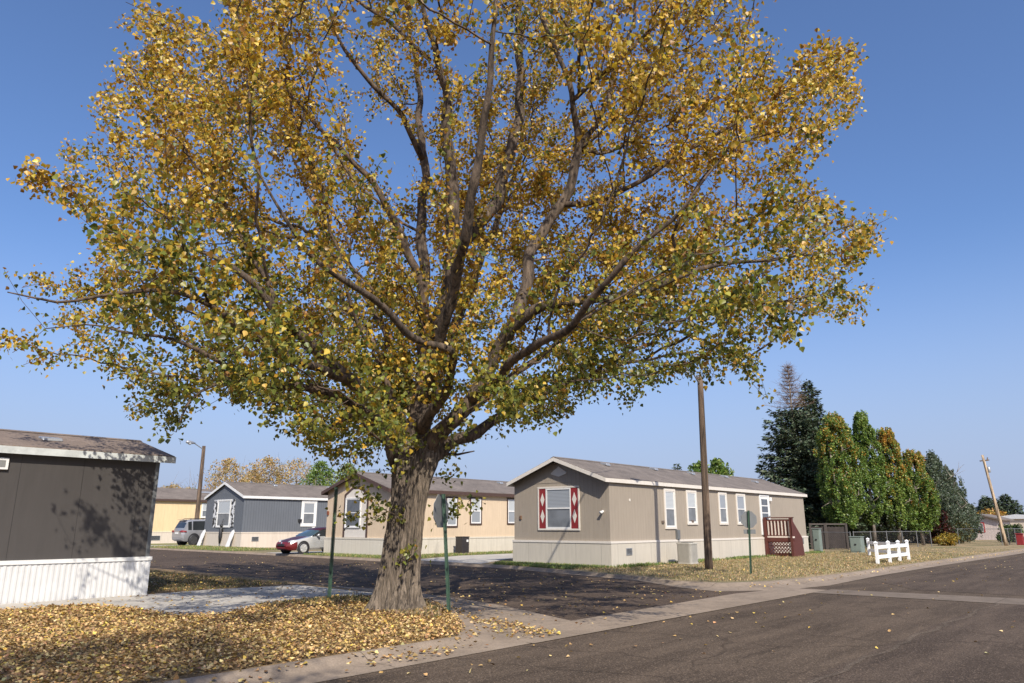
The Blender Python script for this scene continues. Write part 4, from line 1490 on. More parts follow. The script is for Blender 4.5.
LIMBS = [  # (px, py, depth offset, radius)
    [(400, 462, 0, .26), (388, 430, -.4, .2), (371, 402, -.8, .165), (342, 373, -1.4, .14), (310, 345, -2, .12), (282, 318, -2.4, .10), (255, 285, -2.8, .07), (225, 262, -3.1, .05), (190, 248, -3.3, .04), (160, 240, -3.4, .03), (128, 227, -3.5, .02), (95, 216, -3.5, .012)],
    [(388, 425, -.3, .14), (350, 403, -.8, .1), (310, 388, -1.1, .085), (271, 383, -1.3, .075), (230, 370, -1.5, .06), (194, 348, -1.7, .045), (160, 335, -1.9, .035), (120, 330, -2.1, .025), (80, 325, -2.3, .015), (45, 330, -2.4, .01)],
    [(414, 455, .1, .27), (422, 400, .3, .235), (436, 340, .4, .21), (448, 290, .5, .2), (456, 250, .5, .18), (454, 215, .6, .15), (447, 143, .5, .12), (449, 99, .3, .095), (436, 62, 0, .07), (425, 10, -.3, .05), (412, -60, -.5, .035), (400, -130, -.6, .02)],
    [(450, 270, .5, .15), (470, 235, .8, .14), (497, 198, 1.1, .13), (512, 146, 1.3, .12), (521, 91, 1.5, .105), (519, 37, 1.6, .09), (521, -40, 1.7, .065), (530, -150, 1.8, .03)],
    [(424, 395, .5, .16), (424, 320, 1, .135), (422, 234, 1.4, .115), (424, 176, 1.6, .10), (421, 128, 1.8, .085), (415, 60, 2, .06), (400, -30, 2.1, .04), (390, -120, 2.2, .02)],
    [(423, 160, 1.6, .075), (402, 117, 1.0, .06), (366, 77, .4, .05), (337, 33, 0, .035), (318, -20, -.2, .02)],
    [(424, 452, 0, .24), (447, 425, -.2, .19), (470, 400, -.4, .17), (493, 361, -.6, .15), (512, 330, -.8, .135), (539, 307, -1.2, .115), (580, 299, -1.5, .10), (608, 300, -1.6, .085), (650, 290, -1.7, .075), (696, 268, -1.7, .06), (734, 263, -1.6, .045), (791, 258, -1.4, .033), (822, 237, -1.2, .025), (858, 222, -1, .012)],
    [(655, 288, -1.7, .05), (700, 250, -1.2, .042), (745, 218, -.8, .034), (790, 205, -.5, .025), (830, 190, -.3, .012)],
    [(505, 340, -.7, .13), (524, 290, 0, .12), (538, 238, .3, .115), (562, 200, .4, .105), (578, 165, .4, .095), (578, 130, .3, .075), (571, 102, 0, .062), (560, 58, -.2, .05), (538, 0, -.4, .035), (525, -80, -.6, .02)],
    [(578, 150, .4, .07), (600, 115, .7, .06), (620, 60, 1, .05), (637, 0, 1.2, .035), (650, -90, 1.3, .02)],
    [(560, 205, .4, .065), (600, 200, .2, .058), (633, 187, 0, .052), (655, 172, -.2, .046), (688, 148, -.4, .036), (735, 125, -.6, .028), (776, 95, -.7, .022), (820, 62, -.8, .015), (848, 50, -.8, .01)],
    [(430, 458, .3, .2), (455, 440, .6, .16), (470, 434, .8, .145), (504, 415, 1.2, .12), (539, 396, 1.6, .09), (558, 387, 1.8, .07), (600, 372, 2.2, .055), (640, 362, 2.4, .04), (680, 352, 2.6, .03), (725, 350, 2.8, .02), (755, 365, 2.9, .01)],
    [(420, 430, -.3, .15), (446, 385, -1.2, .10), (455, 353, -1.8, .085), (430, 343, -2.2, .08), (405, 330, -2.6, .075), (371, 300, -3.4, .065), (345, 281, -4, .055), (310, 250, -4.6, .04), (280, 215, -5, .028), (255, 170, -5.2, .016)],
    [(410, 445, .0, .14), (396, 405, -.2, .1), (387, 382, -.3, .06), (384, 374, -.3, .05)],
    [(430, 330, .5, .1), (412, 260, .4, .085), (391, 212, .2, .07), (355, 165, 0, .055), (337, 143, -.1, .045), (300, 106, -.3, .035), (271, 88, -.4, .028), (250, 65, -.5, .02), (236, 20, -.5, .012)],
    [(282, 318, -2.4, .06), (262, 270, -2.3, .05), (235, 222, -2.2, .04), (208, 183, -2.1, .03), (183, 139, -2, .022), (150, 110, -2, .015), (132, 60, -2, .01)],
    [(430, 400, .5, .13), (455, 330, 2.2, .11), (485, 250, 4.2, .09), (515, 170, 5.6, .065), (535, 80, 6.4, .04), (550, 0, 6.8, .02)],
    [(415, 420, .5, .12), (390, 345, 2.4, .1), (355, 275, 4.2, .08), (315, 205, 5.6, .055), (285, 140, 6.2, .035), (260, 80, 6.5, .015)],
    [(450, 425, 1.0, .12), (515, 375, 3.2, .1), (575, 330, 5.2, .075), (630, 285, 6.4, .05), (680, 230, 7, .03), (720, 180, 7.3, .015)],
    [(425, 400, -.5, .13), (448, 310, -2.0, .1), (470, 210, -3.3, .08), (488, 90, -4.2, .05), (500, -40, -4.6, .025)],
    [(470, 400, -.4, .11), (515, 362, -2.2, .09), (570, 322, -3.8, .07), (625, 265, -4.8, .05), (680, 205, -5.2, .03), (720, 160, -5.4, .015)],
    [(350, 380, -1.3, .1), (300, 362, -2.8, .085), (240, 325, -4.0, .065), (180, 292, -4.8, .045), (120, 296, -5.2, .03), (60, 300, -5.6, .02), (8, 292, -5.9, .01)],
    [(240, 372, -1.5, .05), (215, 385, -1.9, .035), (190, 400, -2.2, .022), (178, 430, -2.4, .01)],
    [(640, 362, 2.4, .03), (690, 335, .4, .035), (740, 310, -.2, .025), (790, 300, -.5, .02), (840, 290, -.6, .01)],
    [(430, 60, .2, .05), (360, 0, .0, .04), (290, -50, -.4, .025), (230, -90, -.5, .012)],
    [(571, 102, 0, .05), (640, 40, -.4, .04), (700, -20, -.8, .03), (740, -80, -1, .015)],
    [(372, 402, -.7, .06), (345, 420, -.8, .04), (318, 432, -.9, .02)],
    [(436, 452, .3, .05), (458, 455, .5, .03), (474, 452, .6, .015)],
]


def catmull(P, step):
    P = [np.array(p, float) for p in P]
    P = [2 * P[0] - P[1]] + P + [2 * P[-1] - P[-2]]
    out = []
    for i in range(1, len(P) - 2):
        L = np.linalg.norm(P[i + 1][:3] - P[i][:3])
        n = max(1, int(L / step))
        for k in range(n):
            t = k / n
            out.append(0.5 * ((2 * P[i]) + (P[i + 1] - P[i - 1]) * t + (2 * P[i - 1] - 5 * P[i] + 4 * P[i + 1] - P[i + 2]) * t * t + (3 * P[i] - P[i - 1] - 3 * P[i + 1] + P[i + 2]) * t ** 3))
    out.append(P[-2])
    return out


skel_p, skel_l = [], []
trunk_top = at(413, 452, TD)
for L in LIMBS:
    pts = [tuple(at(a, c, TD + d)) + (r_,) for a, c, d, r_ in L]
    cm = catmull(pts, 0.22)
    acc = 0.0
    start = np.linalg.norm(np.array(pts[0][:3]) - trunk_top)
    wob = rng.normal(0, 1, (3, 3))
    path = []
    for i, q in enumerate(cm):
        if i:
            acc += np.linalg.norm(cm[i][:3] - cm[i - 1][:3])
        amp = 0.035 * min(1, acc)
        q = q.copy()
        q[:3] += amp * (np.sin(acc * 2.3 + wob[0] * 3) + 0.6 * np.sin(acc * 5.1 + wob[1] * 3))
        path.append(q)
        if acc > 0.6 or start > 1.5:
            skel_p.append(q[:3].copy()); skel_l.append(start + acc)
    b = MB()
    up_ = 1.05 if L[-1][1] < 60 else 0.85
    rr = [max(0.008, q[3] * up_) * (1 + 0.06 * math.sin(i * 1.7)) for i, q in enumerate(path)]
    b.tube([q[:3] for q in path], rr, 14 if rr[0] > 0.1 else 8)
    b.build('limb', M['bark_dark'] if rr[0] > 0.12 else M['limb'], tree, True)

# crown: attraction points
SIL = [(-40, 262), (-40, 400), (10, 395), (22, 372), (52, 385), (66, 366), (110, 377), (117, 421), (146, 418), (161, 436), (183, 449), (198, 410), (205, 377), (238, 403), (256, 407), (271, 436), (289, 443),
       (303, 441), (329, 460), (356, 466), (385, 480), (420, 450), (440, 471), (466, 475), (478, 456), (497, 441), (508, 425), (539, 433), (569, 418), (584, 403), (601, 393), (633, 407), (640, 414), (647, 393), (664, 379),
       (696, 365), (699, 379), (720, 383), (738, 376), (759, 386), (763, 407), (780, 404), (777, 390), (756, 383), (759, 355), (745, 333), (756, 319), (777, 333), (791, 340), (805, 323), (840, 323), (875, 316), (875, 277),
       (856, 262), (888, 246), (893, 207), (879, 207), (861, 226), (848, 207), (834, 201), (812, 187), (798, 172), (820, 161), (830, 146), (823, 132), (852, 121), (863, 84), (863, 40), (841, 37), (820, 33), (798, 48), (798, 66),
       (776, 80), (783, 44), (776, 22), (779, 0), (790, -120), (700, -300), (500, -420), (300, -330), (200, -160), (212, -20), (220, 8), (226, 30), (205, 24), (183, 15), (161, 15), (139, 4), (122, 0), (112, 18), (121, 37), (110, 59), (106, 80),
       (95, 91), (84, 99), (77, 124), (51, 139), (26, 172), (22, 179), (37, 187), (51, 205), (77, 220), (73, 242), (66, 264), (48, 282), (22, 257), (5, 255)]
GAPS = [([(350, 40), (385, 80), (403, 118), (412, 190), (396, 205), (372, 165), (352, 110)], 0.9), ([(236, 60), (272, 95), (330, 130), (300, 60), (262, 30)], 0.55), ([(500, 365), (548, 330), (552, 372), (520, 402), (488, 412)], 0.75),
        ([(700, 150), (760, 120), (800, 150), (795, 200), (740, 180)], 0.45), ([(640, 205), (700, 195), (690, 235), (640, 235)], 0.5), ([(395, 160), (440, 150), (440, 230), (400, 230)], 0.5),
        ([(600, 320), (650, 330), (640, 350), (590, 345)], 0.5), ([(120, 130), (160, 180), (130, 200), (90, 170)], 0.35), ([(60, 215), (110, 235), (90, 275), (50, 265)], 0.4)]
NP = 75000
lat = rng.uniform(-13, 13, NP); dep = rng.uniform(-8.5, 9, NP); hz = rng.uniform(2.2, 17, NP)
c2 = np.array([math.cos(AZ), math.sin(AZ)]); r2 = np.array([math.sin(AZ), -math.cos(AZ)])
cc = np.array([c2 * (TD + 0)])
px = c2[0] * (TD + dep) + r2[0] * (lat - 1.9)
py = c2[1] * (TD + dep) + r2[1] * (lat - 1.9)
P3 = np.stack([px, py, hz], 1)
e = (np.abs(lat - 1.0) / 11.5) ** 2.2 + (np.abs(dep) / 7.6) ** 2.2 + (np.abs(hz - 9.0) / np.where(hz > 9, 7.8, 7.2)) ** 2.2
# underside rises away from the trunk, deep in front of the camera nothing comes close
vv = P3 - np.array([0, 0, H])
dz_ = vv @ fw
sx = CX + F * (vv @ rt) / dz_
sy = CY - F * (vv @ upv) / dz_
infr = (dz_ > 5.5)
keep = (e < 1) & infr & in_poly(sx, sy, SIL)
# keep the bottom of the crown above head height over the street
keep &= hz > 2.5 + 0.03 * np.hypot(lat, dep)
sd_ = (24.1 - px) / 0.55
sz_ = hz - sd_ * math.tan(SUN_EL)
sy_ = py + 0.835 * sd_
keep &= ~((sy < 14) & (sz_ > -0.2) & (sy_ > 13.5) & (sy_ < 24))
dens = np.ones(NP)
for g, a in GAPS:
    dens[in_poly(sx, sy, g)] *= (1 - a)
lump = np.zeros(NP)
for k in range(10):
    d = rng.normal(0, 1, 3); d /= np.linalg.norm(d)
    lump += np.sin(P3 @ d * rng.uniform(1.4, 3.6) + rng.uniform(0, 6.3))
dens[in_poly(sx, sy, [(250, 330), (520, 330), (500, 440), (455, 475), (370, 475), (300, 440)])] *= 2.2
dens[in_poly(sx, sy, [(560, 335), (690, 330), (765, 385), (640, 420), (500, 440), (520, 400)])] *= 1.6
dens[in_poly(sx, sy, [(100, 375), (210, 370), (200, 450), (110, 430)])] *= 1.8
dens *= np.clip(0.55 + 0.30 * lump, 0.06, 1.0)
core = (np.hypot(lat + 0, dep) / 9) ** 2 + ((hz - 9) / 8) ** 2
dens *= np.where(core < 0.10, 0.5, 1.0)
dens *= np.where(hz > 14.5, 0.6, 1.0)
left = np.clip((sx - 10) / 90, 0.12, 1)
dens *= np.where(sx < 100, left, 1.0)
front = np.clip(1.0 + (dep + 1.5) / 7.0, 0.3, 1.0)
dens *= front
dens *= np.where(in_poly(sx, sy, [(385, 60), (600, 60), (565, 240), (500, 320), (410, 320), (395, 250)]) & (dep < 0.4), 0.35, 1.0)
keep &= rng.random(NP) < dens
A0 = P3[keep]
A0 = A0[rng.permutation(len(A0))]
seeds = A0[:330]
cen = np.array([9.6, 11.5, 4.5])
sd3 = seeds - cen
sdir = unit(sd3) * 0.85 + np.array([0, 0, 0.35]) + rng.normal(0, 0.28, (len(seeds), 3))
sdir = unit(sdir)
ns = 19
uu = rng.uniform(-1, 1, (len(seeds), ns, 1)) * rng.uniform(0.8, 1.9, (len(seeds), 1, 1))
SPY = seeds[:, None, :] + sdir[:, None, :] * uu + rng.normal(0, 1, (len(seeds), ns, 3)) * rng.uniform(0.18, 0.42, (len(seeds), 1, 1))
SPY = SPY.reshape(-1, 3)
vv = SPY - np.array([0, 0, H])
zz_ = vv @ fw
SPY = SPY[(zz_ > 5.5) & in_poly(CX + F * (vv @ rt) / zz_, CY - F * (vv @ upv) / zz_, SIL) & (SPY[:, 2] > 2.5)]
A = np.vstack([SPY, A0[330:330 + 2300]])


def throws_on_house(P):
    t1 = (24.1 - P[:, 0]) / 0.55
    a_ = (P[:, 2] - t1 * math.tan(SUN_EL) > -0.3) & (P[:, 1] + 0.835 * t1 > 15.8) & (P[:, 1] + 0.835 * t1 < 22.5)
    t2 = (16.4 - P[:, 1]) / 0.835
    b_ = (P[:, 2] - t2 * math.tan(SUN_EL) > -0.3) & (P[:, 0] + 0.55 * t2 > 23.5) & (P[:, 0] + 0.55 * t2 < 30)
    return a_ | b_


A = A[~throws_on_house(A)]
vv = A - np.array([0, 0, H])
zz_ = vv @ fw
mid_ = in_poly(CX + F * (vv @ rt) / zz_, CY - F * (vv @ upv) / zz_, [(400, 90), (585, 90), (550, 250), (500, 310), (410, 310), (400, 250)]) & (zz_ < TD * 1.02)
kx = CX + F * (vv @ rt) / zz_
ky = CY - F * (vv @ upv) / zz_
A = A[~(mid_ & (rng.random(len(A)) < 0.5)) & ~((kx < 90) & (ky > 376))]
# sprigs sprouting on the trunk
SPR = [(352, 486, -.3), (362, 497, -.5), (372, 508, -.6), (356, 522, -.6), (378, 496, -.6), (366, 534, -.5), (455, 505, .2), (468, 497, .2), (446, 515, 0), (478, 503, .3), (455, 480, .2), (417, 545, -.6), (412, 556, -.6), (345, 475, -.2), (340, 512, -.4), (370, 470, -.5), (358, 474, -.4), (380, 520, -.7)]
SP = np.array([at(a, c, TD + d) for a, c, d in SPR])
for t in np.linspace(0, 1, 8):
    q = at(398 + 14 * t, 560 - 105 * t, TD - 0.42)
    skel_p.append(q); skel_l.append(0.5)
    q = at(436 - 4 * t, 540 - 70 * t, TD)
    skel_p.append(q); skel_l.append(0.5)
A = np.vstack([A, SP])
print('attractors', len(A), 'skeleton', len(skel_p))
skel_p = np.array(skel_p); skel_l = np.array(skel_l)
NS = len(skel_p); NA = len(A)
nodes = np.vstack([skel_p, A]); plen = np.concatenate([skel_l, np.zeros(NA)])
parent = -np.ones(NS + NA, int)
BF = 0.42
best = np.full(NA, 1e9); bp = np.zeros(NA, int)
for i in range(NS):
    d = np.linalg.norm(A - skel_p[i], axis=1)
    c = d + BF * (skel_l[i] + d)
    m = c < best
    best[m] = c[m]; bp[m] = i
done = np.zeros(NA, bool)
order = []
for it in range(NA):
    j = int(np.argmin(best))
    p = bp[j]
    parent[NS + j] = p
    plen[NS + j] = plen[p] + np.linalg.norm(A[j] - nodes[p])
    done[j] = True
    best[j] = 1e18
    order.append(NS + j)
    dv = A - A[j]
    d = np.sqrt((dv * dv).sum(1))
    c = d + BF * (plen[NS + j] + d)
    m = (c < best) & ~done
    best[m] = c[m]; bp[m] = NS + j
cnt = np.zeros(NS + NA)
for j in reversed(order):
    if cnt[j] == 0:
        cnt[j] = 1
    cnt[parent[j]] += cnt[j]
rad = 0.0052 * np.maximum(cnt, 1) ** 0.48
heavy = -np.ones(NS + NA, int)
for j in order:
    p = parent[j]
    if heavy[p] < 0 or cnt[j] > cnt[heavy[p]]:
        heavy[p] = j
for _ in range(3):
    new = nodes.copy()
    idx = np.array([j for j in order if heavy[j] >= 0])
    new[idx] = 0.4 * nodes[idx] + 0.3 * (nodes[parent[idx]] + nodes[heavy[idx]])
    nodes = new
tw = MB()
for j in order:
    p = parent[j]
    if p < NS or heavy[p] != j:      # start of a chain
        ch = [p, j]
        while heavy[ch[-1]] >= 0:
            ch.append(heavy[ch[-1]])
        pts = [nodes[k] for k in ch]
        rr = [rad[k] for k in ch]
        rr[0] = rr[1]
        q, r3 = [pts[0]], [rr[0]]
        for a in range(len(pts) - 1):
            mid = (pts[a] + pts[a + 1]) / 2 + rng.normal(0, 0.035, 3)
            q += [mid, pts[a + 1]]; r3 += [(rr[a] + rr[a + 1]) / 2, rr[a + 1]]
        tw.tube(q, r3, 6 if rr[0] > 0.03 else (4 if rr[0] > 0.012 else 3), False)
tw.build('branches', M['limb'], tree, True)
# leaves
lp = np.array([j for j in order if cnt[j] <= 7])
per = 25
N = len(lp) * per
jj = np.repeat(lp, per)
t = rng.random((N, 1))
pos = nodes[parent[jj]] * (1 - t) + nodes[jj] * t
short = np.linalg.norm(nodes[parent[jj]] - nodes[jj], axis=1) > 1.6
pos[short] = nodes[jj[short]] + rng.normal(0, 0.25, (short.sum(), 3))
pos += rng.normal(0, 0.105, (N, 3))
# thin out leaves for sprigs: keep all
tip = rng.normal(0, 0.75, (N, 3)); tip[:, 2] -= 0.75
nr = rng.normal(0, 1, (N, 3))
size = rng.uniform(0.055, 0.094, N)
vv = pos - np.array([0, 0, H]); sxx = CX + F * (vv @ rt) / (vv @ fw); syy = CY - F * (vv @ upv) / (vv @ fw)
low = np.clip((7.6 - pos[:, 2]) / 5.0, 0, 1)
ln = np.zeros(N)
for k in range(6):
    d = rng.normal(0, 1, 3); d /= np.linalg.norm(d)
    ln += np.sin(pos @ d * rng.uniform(0.5, 1.6) + rng.uniform(0, 6.3)) / 6
gp = np.clip(0.10 + 0.98 * low + 0.25 * np.clip((sxx - 480) / 150, 0, 1) * low + 0.55 * ln, 0.04, 0.94)
u = rng.random(N)
gold = pal(N, [(0.56, 0.38, 0.045), (0.48, 0.29, 0.035), (0.64, 0.47, 0.11), (0.30, 0.15, 0.03)], [5, 3.6, 2.0, 2.0])
green = pal(N, [(0.15, 0.165, 0.03), (0.24, 0.235, 0.04), (0.10, 0.125, 0.028), (0.34, 0.29, 0.05)], [3, 3, 2, 2.5])
col = np.where((u < gp)[:, None], green, gold)
leaves_mesh('foliage', pos, tip, nr, size, col, M['leaf'], tree)
print('leaves', N)

# trunk with furrowed bark
TR = [(397, 613, 0, .45), (397, 606, 0, .43), (397.5, 598, 0, .41), (398.5, 580, 0, .375), (401.5, 555, 0, .35), (405, 525, 0, .335), (409, 500, 0, .33), (412, 478, 0, .38), (415, 462, .05, .44), (417, 447, .1, .40), (419, 436, .15, .28), (420, 426, .2, .10)]
cm = catmull([tuple(at(a, c, TD + d)) + (r_,) for a, c, d, r_ in TR], 0.045)
K = 360
V = []
ph1 = rng.uniform(0, 6.28, 12)
for i, q in enumerate(cm):
    z = q[2]
    for j in range(K):
        a = 2 * PI * j / K
        aw = a + 0.05 * math.sin(z * 2.2 + 3 * a) + 0.04 * z
        fur = 0.0
        for m_, (fq, am) in enumerate(((22, .6), (36, .55), (52, .3))):
            fur += am * abs(math.sin(aw * fq / 2 + 1.5 * math.sin(z * (1.5 + m_ * 0.9) + ph1[m_]) + ph1[m_ + 4]))
        lob = 0.04 * math.sin(3 * a + ph1[9]) + 0.03 * math.sin(5 * a + ph1[10] + z) + 0.012 * math.sin(9 * a + z * 2)
        flare = max(0, 0.9 - z) ** 2 * 0.22 * (0.5 + 0.5 * math.sin(5 * a + ph1[11])) + max(0, 0.35 - z) * 0.25 * (0.5 + 0.5 * math.sin(7 * a + ph1[3]))
        r_ = q[3] * (1 + lob) + 0.068 * (fur - 0.95) + flare * 0.55 + 0.16 * max(0, 0.55 - z) * (max(0, math.cos(a - 2.4)) ** 3 + 0.6 * max(0, math.cos(a + 2.0)) ** 4)
        V.append((q[0] + r_ * math.cos(a), q[1] + r_ * math.sin(a), z))
b = MB(); b.v = V
for i in range(len(cm) - 1):
    for j in range(K):
        b.f.append((i * K + j, i * K + (j + 1) % K, (i + 1) * K + (j + 1) % K, (i + 1) * K + j))
b.build('trunk', M['bark'], tree, True)

# ------------------------------------------------------------------ other trees
def small_tree(name, label, x, y, h, r_, palette, probs, nleaf, lsize, trunk_r=0.12, z0=0.25, group=None, limbs=9, loose=1.0, shape=1.0, bare=False, colz=None, sd=1, stems=1, egg=True):
    rg = np.random.default_rng(sd)
    root = thing(name, label, 'tree', (x, y, 0.05), group)
    b = MB()
    tips = []
    zb = h * z0
    for s in range(stems):
        ox = rg.normal(0, 0.12 * (stems > 1)); oy = rg.normal(0, 0.12 * (stems > 1))
        lean = rg.normal(0, 0.03, 2)
        b.tube([(x + ox, y + oy, 0), (x + ox + lean[0] * h * .3, y + oy + lean[1] * h * .3, h * .3), (x + ox + lean[0] * h * .6, y + oy + lean[1] * h * .6, h * .62), (x + lean[0] * h, y + lean[1] * h, h * .92)],
               [trunk_r * 1.15, trunk_r * .85, trunk_r * .5, trunk_r * .12], 9)
    b.build('trunk', M['twig_bark'], root, True)
    lb = MB()
    for k in range(limbs):
        a = k * 2.4 + rg.uniform(-.4, .4)
        t = (k + 0.5) / limbs
        zs_ = zb * 0.8 + (h * 0.75 - zb * 0.8) * t
        rr = r_ * (1 - 0.35 * abs(t - .35)) * rg.uniform(.6, .95)
        ze = zs_ + rr * rg.uniform(.3, .9)
        p0_ = np.array([x, y, zs_]); p1 = np.array([x + math.cos(a) * rr * .5, y + math.sin(a) * rr * .5, zs_ + (ze - zs_) * .35]); p2 = np.array([x + math.cos(a) * rr, y + math.sin(a) * rr, ze])
        lb.tube([p0_, p1, p2], [trunk_r * .4, trunk_r * .22, 0.012], 6)
        for m_ in range(10 if bare else 5):
            t2_ = rg.uniform(.35, 1); q = p1 * (1 - t2_) + p2 * t2_
            e_ = q + rg.normal(0, 1, 3) * r_ * .22 + np.array([0, 0, r_ * .2])
            lb.tube([q, (q + e_) / 2 + rg.normal(0, .05, 3), e_], [0.03, 0.016, 0.006], 3, False)
    lb.build('limbs', M['twig_bark'], root, True)
    # clumps
    nc = max(60, int(260 * r_ * h / 12 / max(loose, .6)))
    C_ = []
    while len(C_) < nc:
        t = rg.random()
        prof = min(1.0, 0.45 + t * 2.2) * (1 - t) ** (0.30 if shape <= 1 else 0.7) * 1.05 if egg else math.sqrt(max(0.02, 1 - (2 * t - 1) ** 2)) * (1 - .3 * max(0, 2 * t - 1) * shape)
        rr = prof * r_ * math.sqrt(rg.uniform(.15, 1)) * (rg.uniform(.8, 1.08) if egg and shape <= 1 else rg.uniform(.5, 1.45))
        a = rg.uniform(0, 2 * PI)
        rr *= 1 + .22 * math.sin(3 * a + 6 * t + sd) + .16 * math.sin(2 * a - 11 * t + 2 * sd)
        if rg.random() > .35 + prof: continue
        C_.append((x + math.cos(a) * rr, y + math.sin(a) * rr, zb + (h - zb) * t * .97, rg.uniform(.10, .25) * r_ * loose * (1 - .3 * t), rg.random()))
    C_ = np.array(C_)
    ci = rg.integers(0, nc, nleaf)
    dirs = rg.normal(0, 1, (nleaf, 3)); dirs = unit(dirs) * (rg.random((nleaf, 1)) ** .45)
    pos = C_[ci, :3] + dirs * C_[ci, 3:4] * np.array([.9, .9, 2.0 if egg else 1.2])
    cols = pal(nleaf, palette, probs)
    if colz is not None:
        up_ = np.clip((pos[:, 2] - zb) / (h - zb) * 1.25 - 0.45 + (C_[ci, 4] - .5) * .9, 0, 1) * colz[1]
        alt = pal(nleaf, colz[0], [1] * len(colz[0]))
        cols = np.where((rg.random(nleaf) < up_)[:, None], alt, cols)
    tipd = rg.normal(0, .8, (nleaf, 3)); tipd[:, 2] -= .4
    leaves_mesh('foliage', pos, tipd, rg.normal(0, 1, (nleaf, 3)), rg.uniform(.7, 1.3, nleaf) * lsize, cols, M['leaf'], root, QUAD, QUAD_F, .2)
    return root


def conifer(name, label, x, y, h, r_, palette, n_whorl, nq, group=None, bare_top=0.0, sd=3, zb=0.6, droop=0.25, q=0.34, ragged=0.25):
    rg = np.random.default_rng(sd)
    root = thing(name, label, 'tree', (x, y, 0.05), group)
    b = MB(); b.tube([(x, y, 0), (x, y, h * .5), (x, y, h)], [0.03 * h ** .9 * .7, .012 * h, .012], 9); b.build('trunk', M['twig_bark'], root, True)
    br = MB(); bare = MB()
    pos, td, nr_, sz = [], [], [], []
    for w in range(n_whorl):
        t = w / (n_whorl - 1)
        z = zb + (h - zb - .15) * t ** .95
        R_ = r_ * (1 - t) ** .8 + .12
        nb = int(7 + 5 * (1 - t))
        a0_ = rg.uniform(0, 6.28)
        for k in range(nb):
            a = a0_ + k * 2 * PI / nb + rg.normal(0, .2)
            L = R_ * (1 + rg.normal(0, ragged))
            d = np.array([math.cos(a), math.sin(a), 0])
            rise = 0.35 * t
            p0_ = np.array([x, y, z]); p1 = p0_ + d * L * .55 + np.array([0, 0, (-droop + rise) * L * .4]); p2 = p0_ + d * L + np.array([0, 0, (-droop + rise + .12) * L * .9])
            isb = z > h * (1 - bare_top)
            (bare if isb else br).tube([p0_, p1, p2], [.035 * (1 - t) + .012, .018, .006], 4, False)
            if isb:
                for s_ in range(16):
                    u_ = rg.uniform(.1, 1); c_ = p0_ * (1 - u_) + p2 * u_
                    bare.tube([c_, c_ + d * .2 + rg.normal(0, .18, 3) + np.array([0, 0, .12])], [.01, .004], 3, False)
                continue
            nn = int(nq * L / r_) + 3
            u_ = rg.random(nn) ** .7
            c_ = np.where(u_[:, None] < .55, p0_ + (p1 - p0_) * (u_[:, None] / .55), p1 + (p2 - p1) * ((u_[:, None] - .55) / .45))
            side = np.cross(d, [0, 0, 1])
            sp = rg.normal(0, 1, nn) * .22 * L * (1.1 - u_) + rg.normal(0, .06, nn)
            c_ = c_ + side * sp[:, None]; c_[:, 2] += rg.normal(-.05, .09, nn) - np.abs(sp) * .15
            pos.append(c_)
            tdd = d * .9 + side * np.sign(sp)[:, None] * .8 + rg.normal(0, .35, (nn, 3)); tdd[:, 2] -= .2
            td.append(tdd)
            n_n = rg.normal(0, .45, (nn, 3)); n_n[:, 2] += 1
            nr_.append(n_n); sz.append(rg.uniform(.6, 1.3, nn) * q)
    br.build('branches', M['twig_bark'], root)
    if bare.v:
        bare.build('bare_top', flat('dead_twigs', (0.15, 0.095, 0.06), .9, .2), root)
    pos = np.vstack(pos); n = len(pos)
    cols = pal(n, palette, [1] * len(palette), .22)
    leaves_mesh('foliage', pos, np.vstack(td), np.vstack(nr_), np.concatenate(sz), cols, M['needle'], root, QUAD, QUAD_F, .15, .42)
    return root


GRN = [(0.13, 0.21, 0.045), (0.18, 0.27, 0.055), (0.27, 0.34, 0.08), (0.085, 0.14, 0.035)]
ORG = [(0.50, 0.27, 0.05), (0.52, 0.38, 0.08), (0.42, 0.2, 0.04)]
SPRU = [(0.055, 0.082, 0.045), (0.08, 0.11, 0.06), (0.11, 0.135, 0.08), (0.04, 0.06, 0.032)]


def tr(px_, py_, D):
    a = at(px_, py_, D)
    return float(a[0]), float(a[1])


def ztop(px_, py_, D):
    return float(at(px_, py_, D)[2])


x, y = tr(805, 550, 57)
conifer('spruce_tree', 'tall dark spruce with a dead bare top behind the taupe house', x, y, ztop(804, 366, 57), 3.5, SPRU, 44, 120, bare_top=.24, sd=4, zb=.9, q=.34)
x, y = tr(824, 550, 58.5)
conifer('spruce_tree', 'dark spruce standing close right of the dead topped spruce', x, y, ztop(832, 380, 58.5), 2.7, SPRU, 40, 105, sd=5, zb=.9, q=.34, ragged=.3)
TG = 'row of young maples along the road'
x, y = tr(847, 549, 52)
small_tree('maple_tree', 'green maple with yellow top, first in the row, beside the transformer box', x, y, ztop(842, 412, 52), 1.6, GRN, [3, 3, 2, 2], 42000, .105, .13, .2, TG, colz=(ORG, .42), sd=21, loose=.9)
x, y = tr(876, 549, 54)
small_tree('maple_tree', 'all green maple behind the white rail fence', x, y, ztop(868, 410, 54), 1.3, GRN, [3, 3, 2, 2], 36000, .105, .13, .2, TG, colz=(GRN[1:3], .3), sd=22, loose=.9)
x, y = tr(900, 549, 58)
small_tree('maple_tree', 'orange tinted maple in the middle of the row', x, y, ztop(897, 426, 58), 1.35, GRN, [2, 3, 3, 1], 36000, .11, .13, .2, TG, colz=(ORG, 1.0), sd=23, loose=.9)
x, y = tr(924, 548, 61)
small_tree('maple_tree', 'green and orange maple at the right end of the row', x, y, ztop(925, 450, 61), 1.65, GRN, [3, 3, 2, 2], 38000, .11, .13, .2, TG, colz=(ORG, .6), sd=24, loose=.9)
JUN = [(0.11, 0.14, 0.09), (0.075, 0.10, 0.065), (0.15, 0.18, 0.12)]
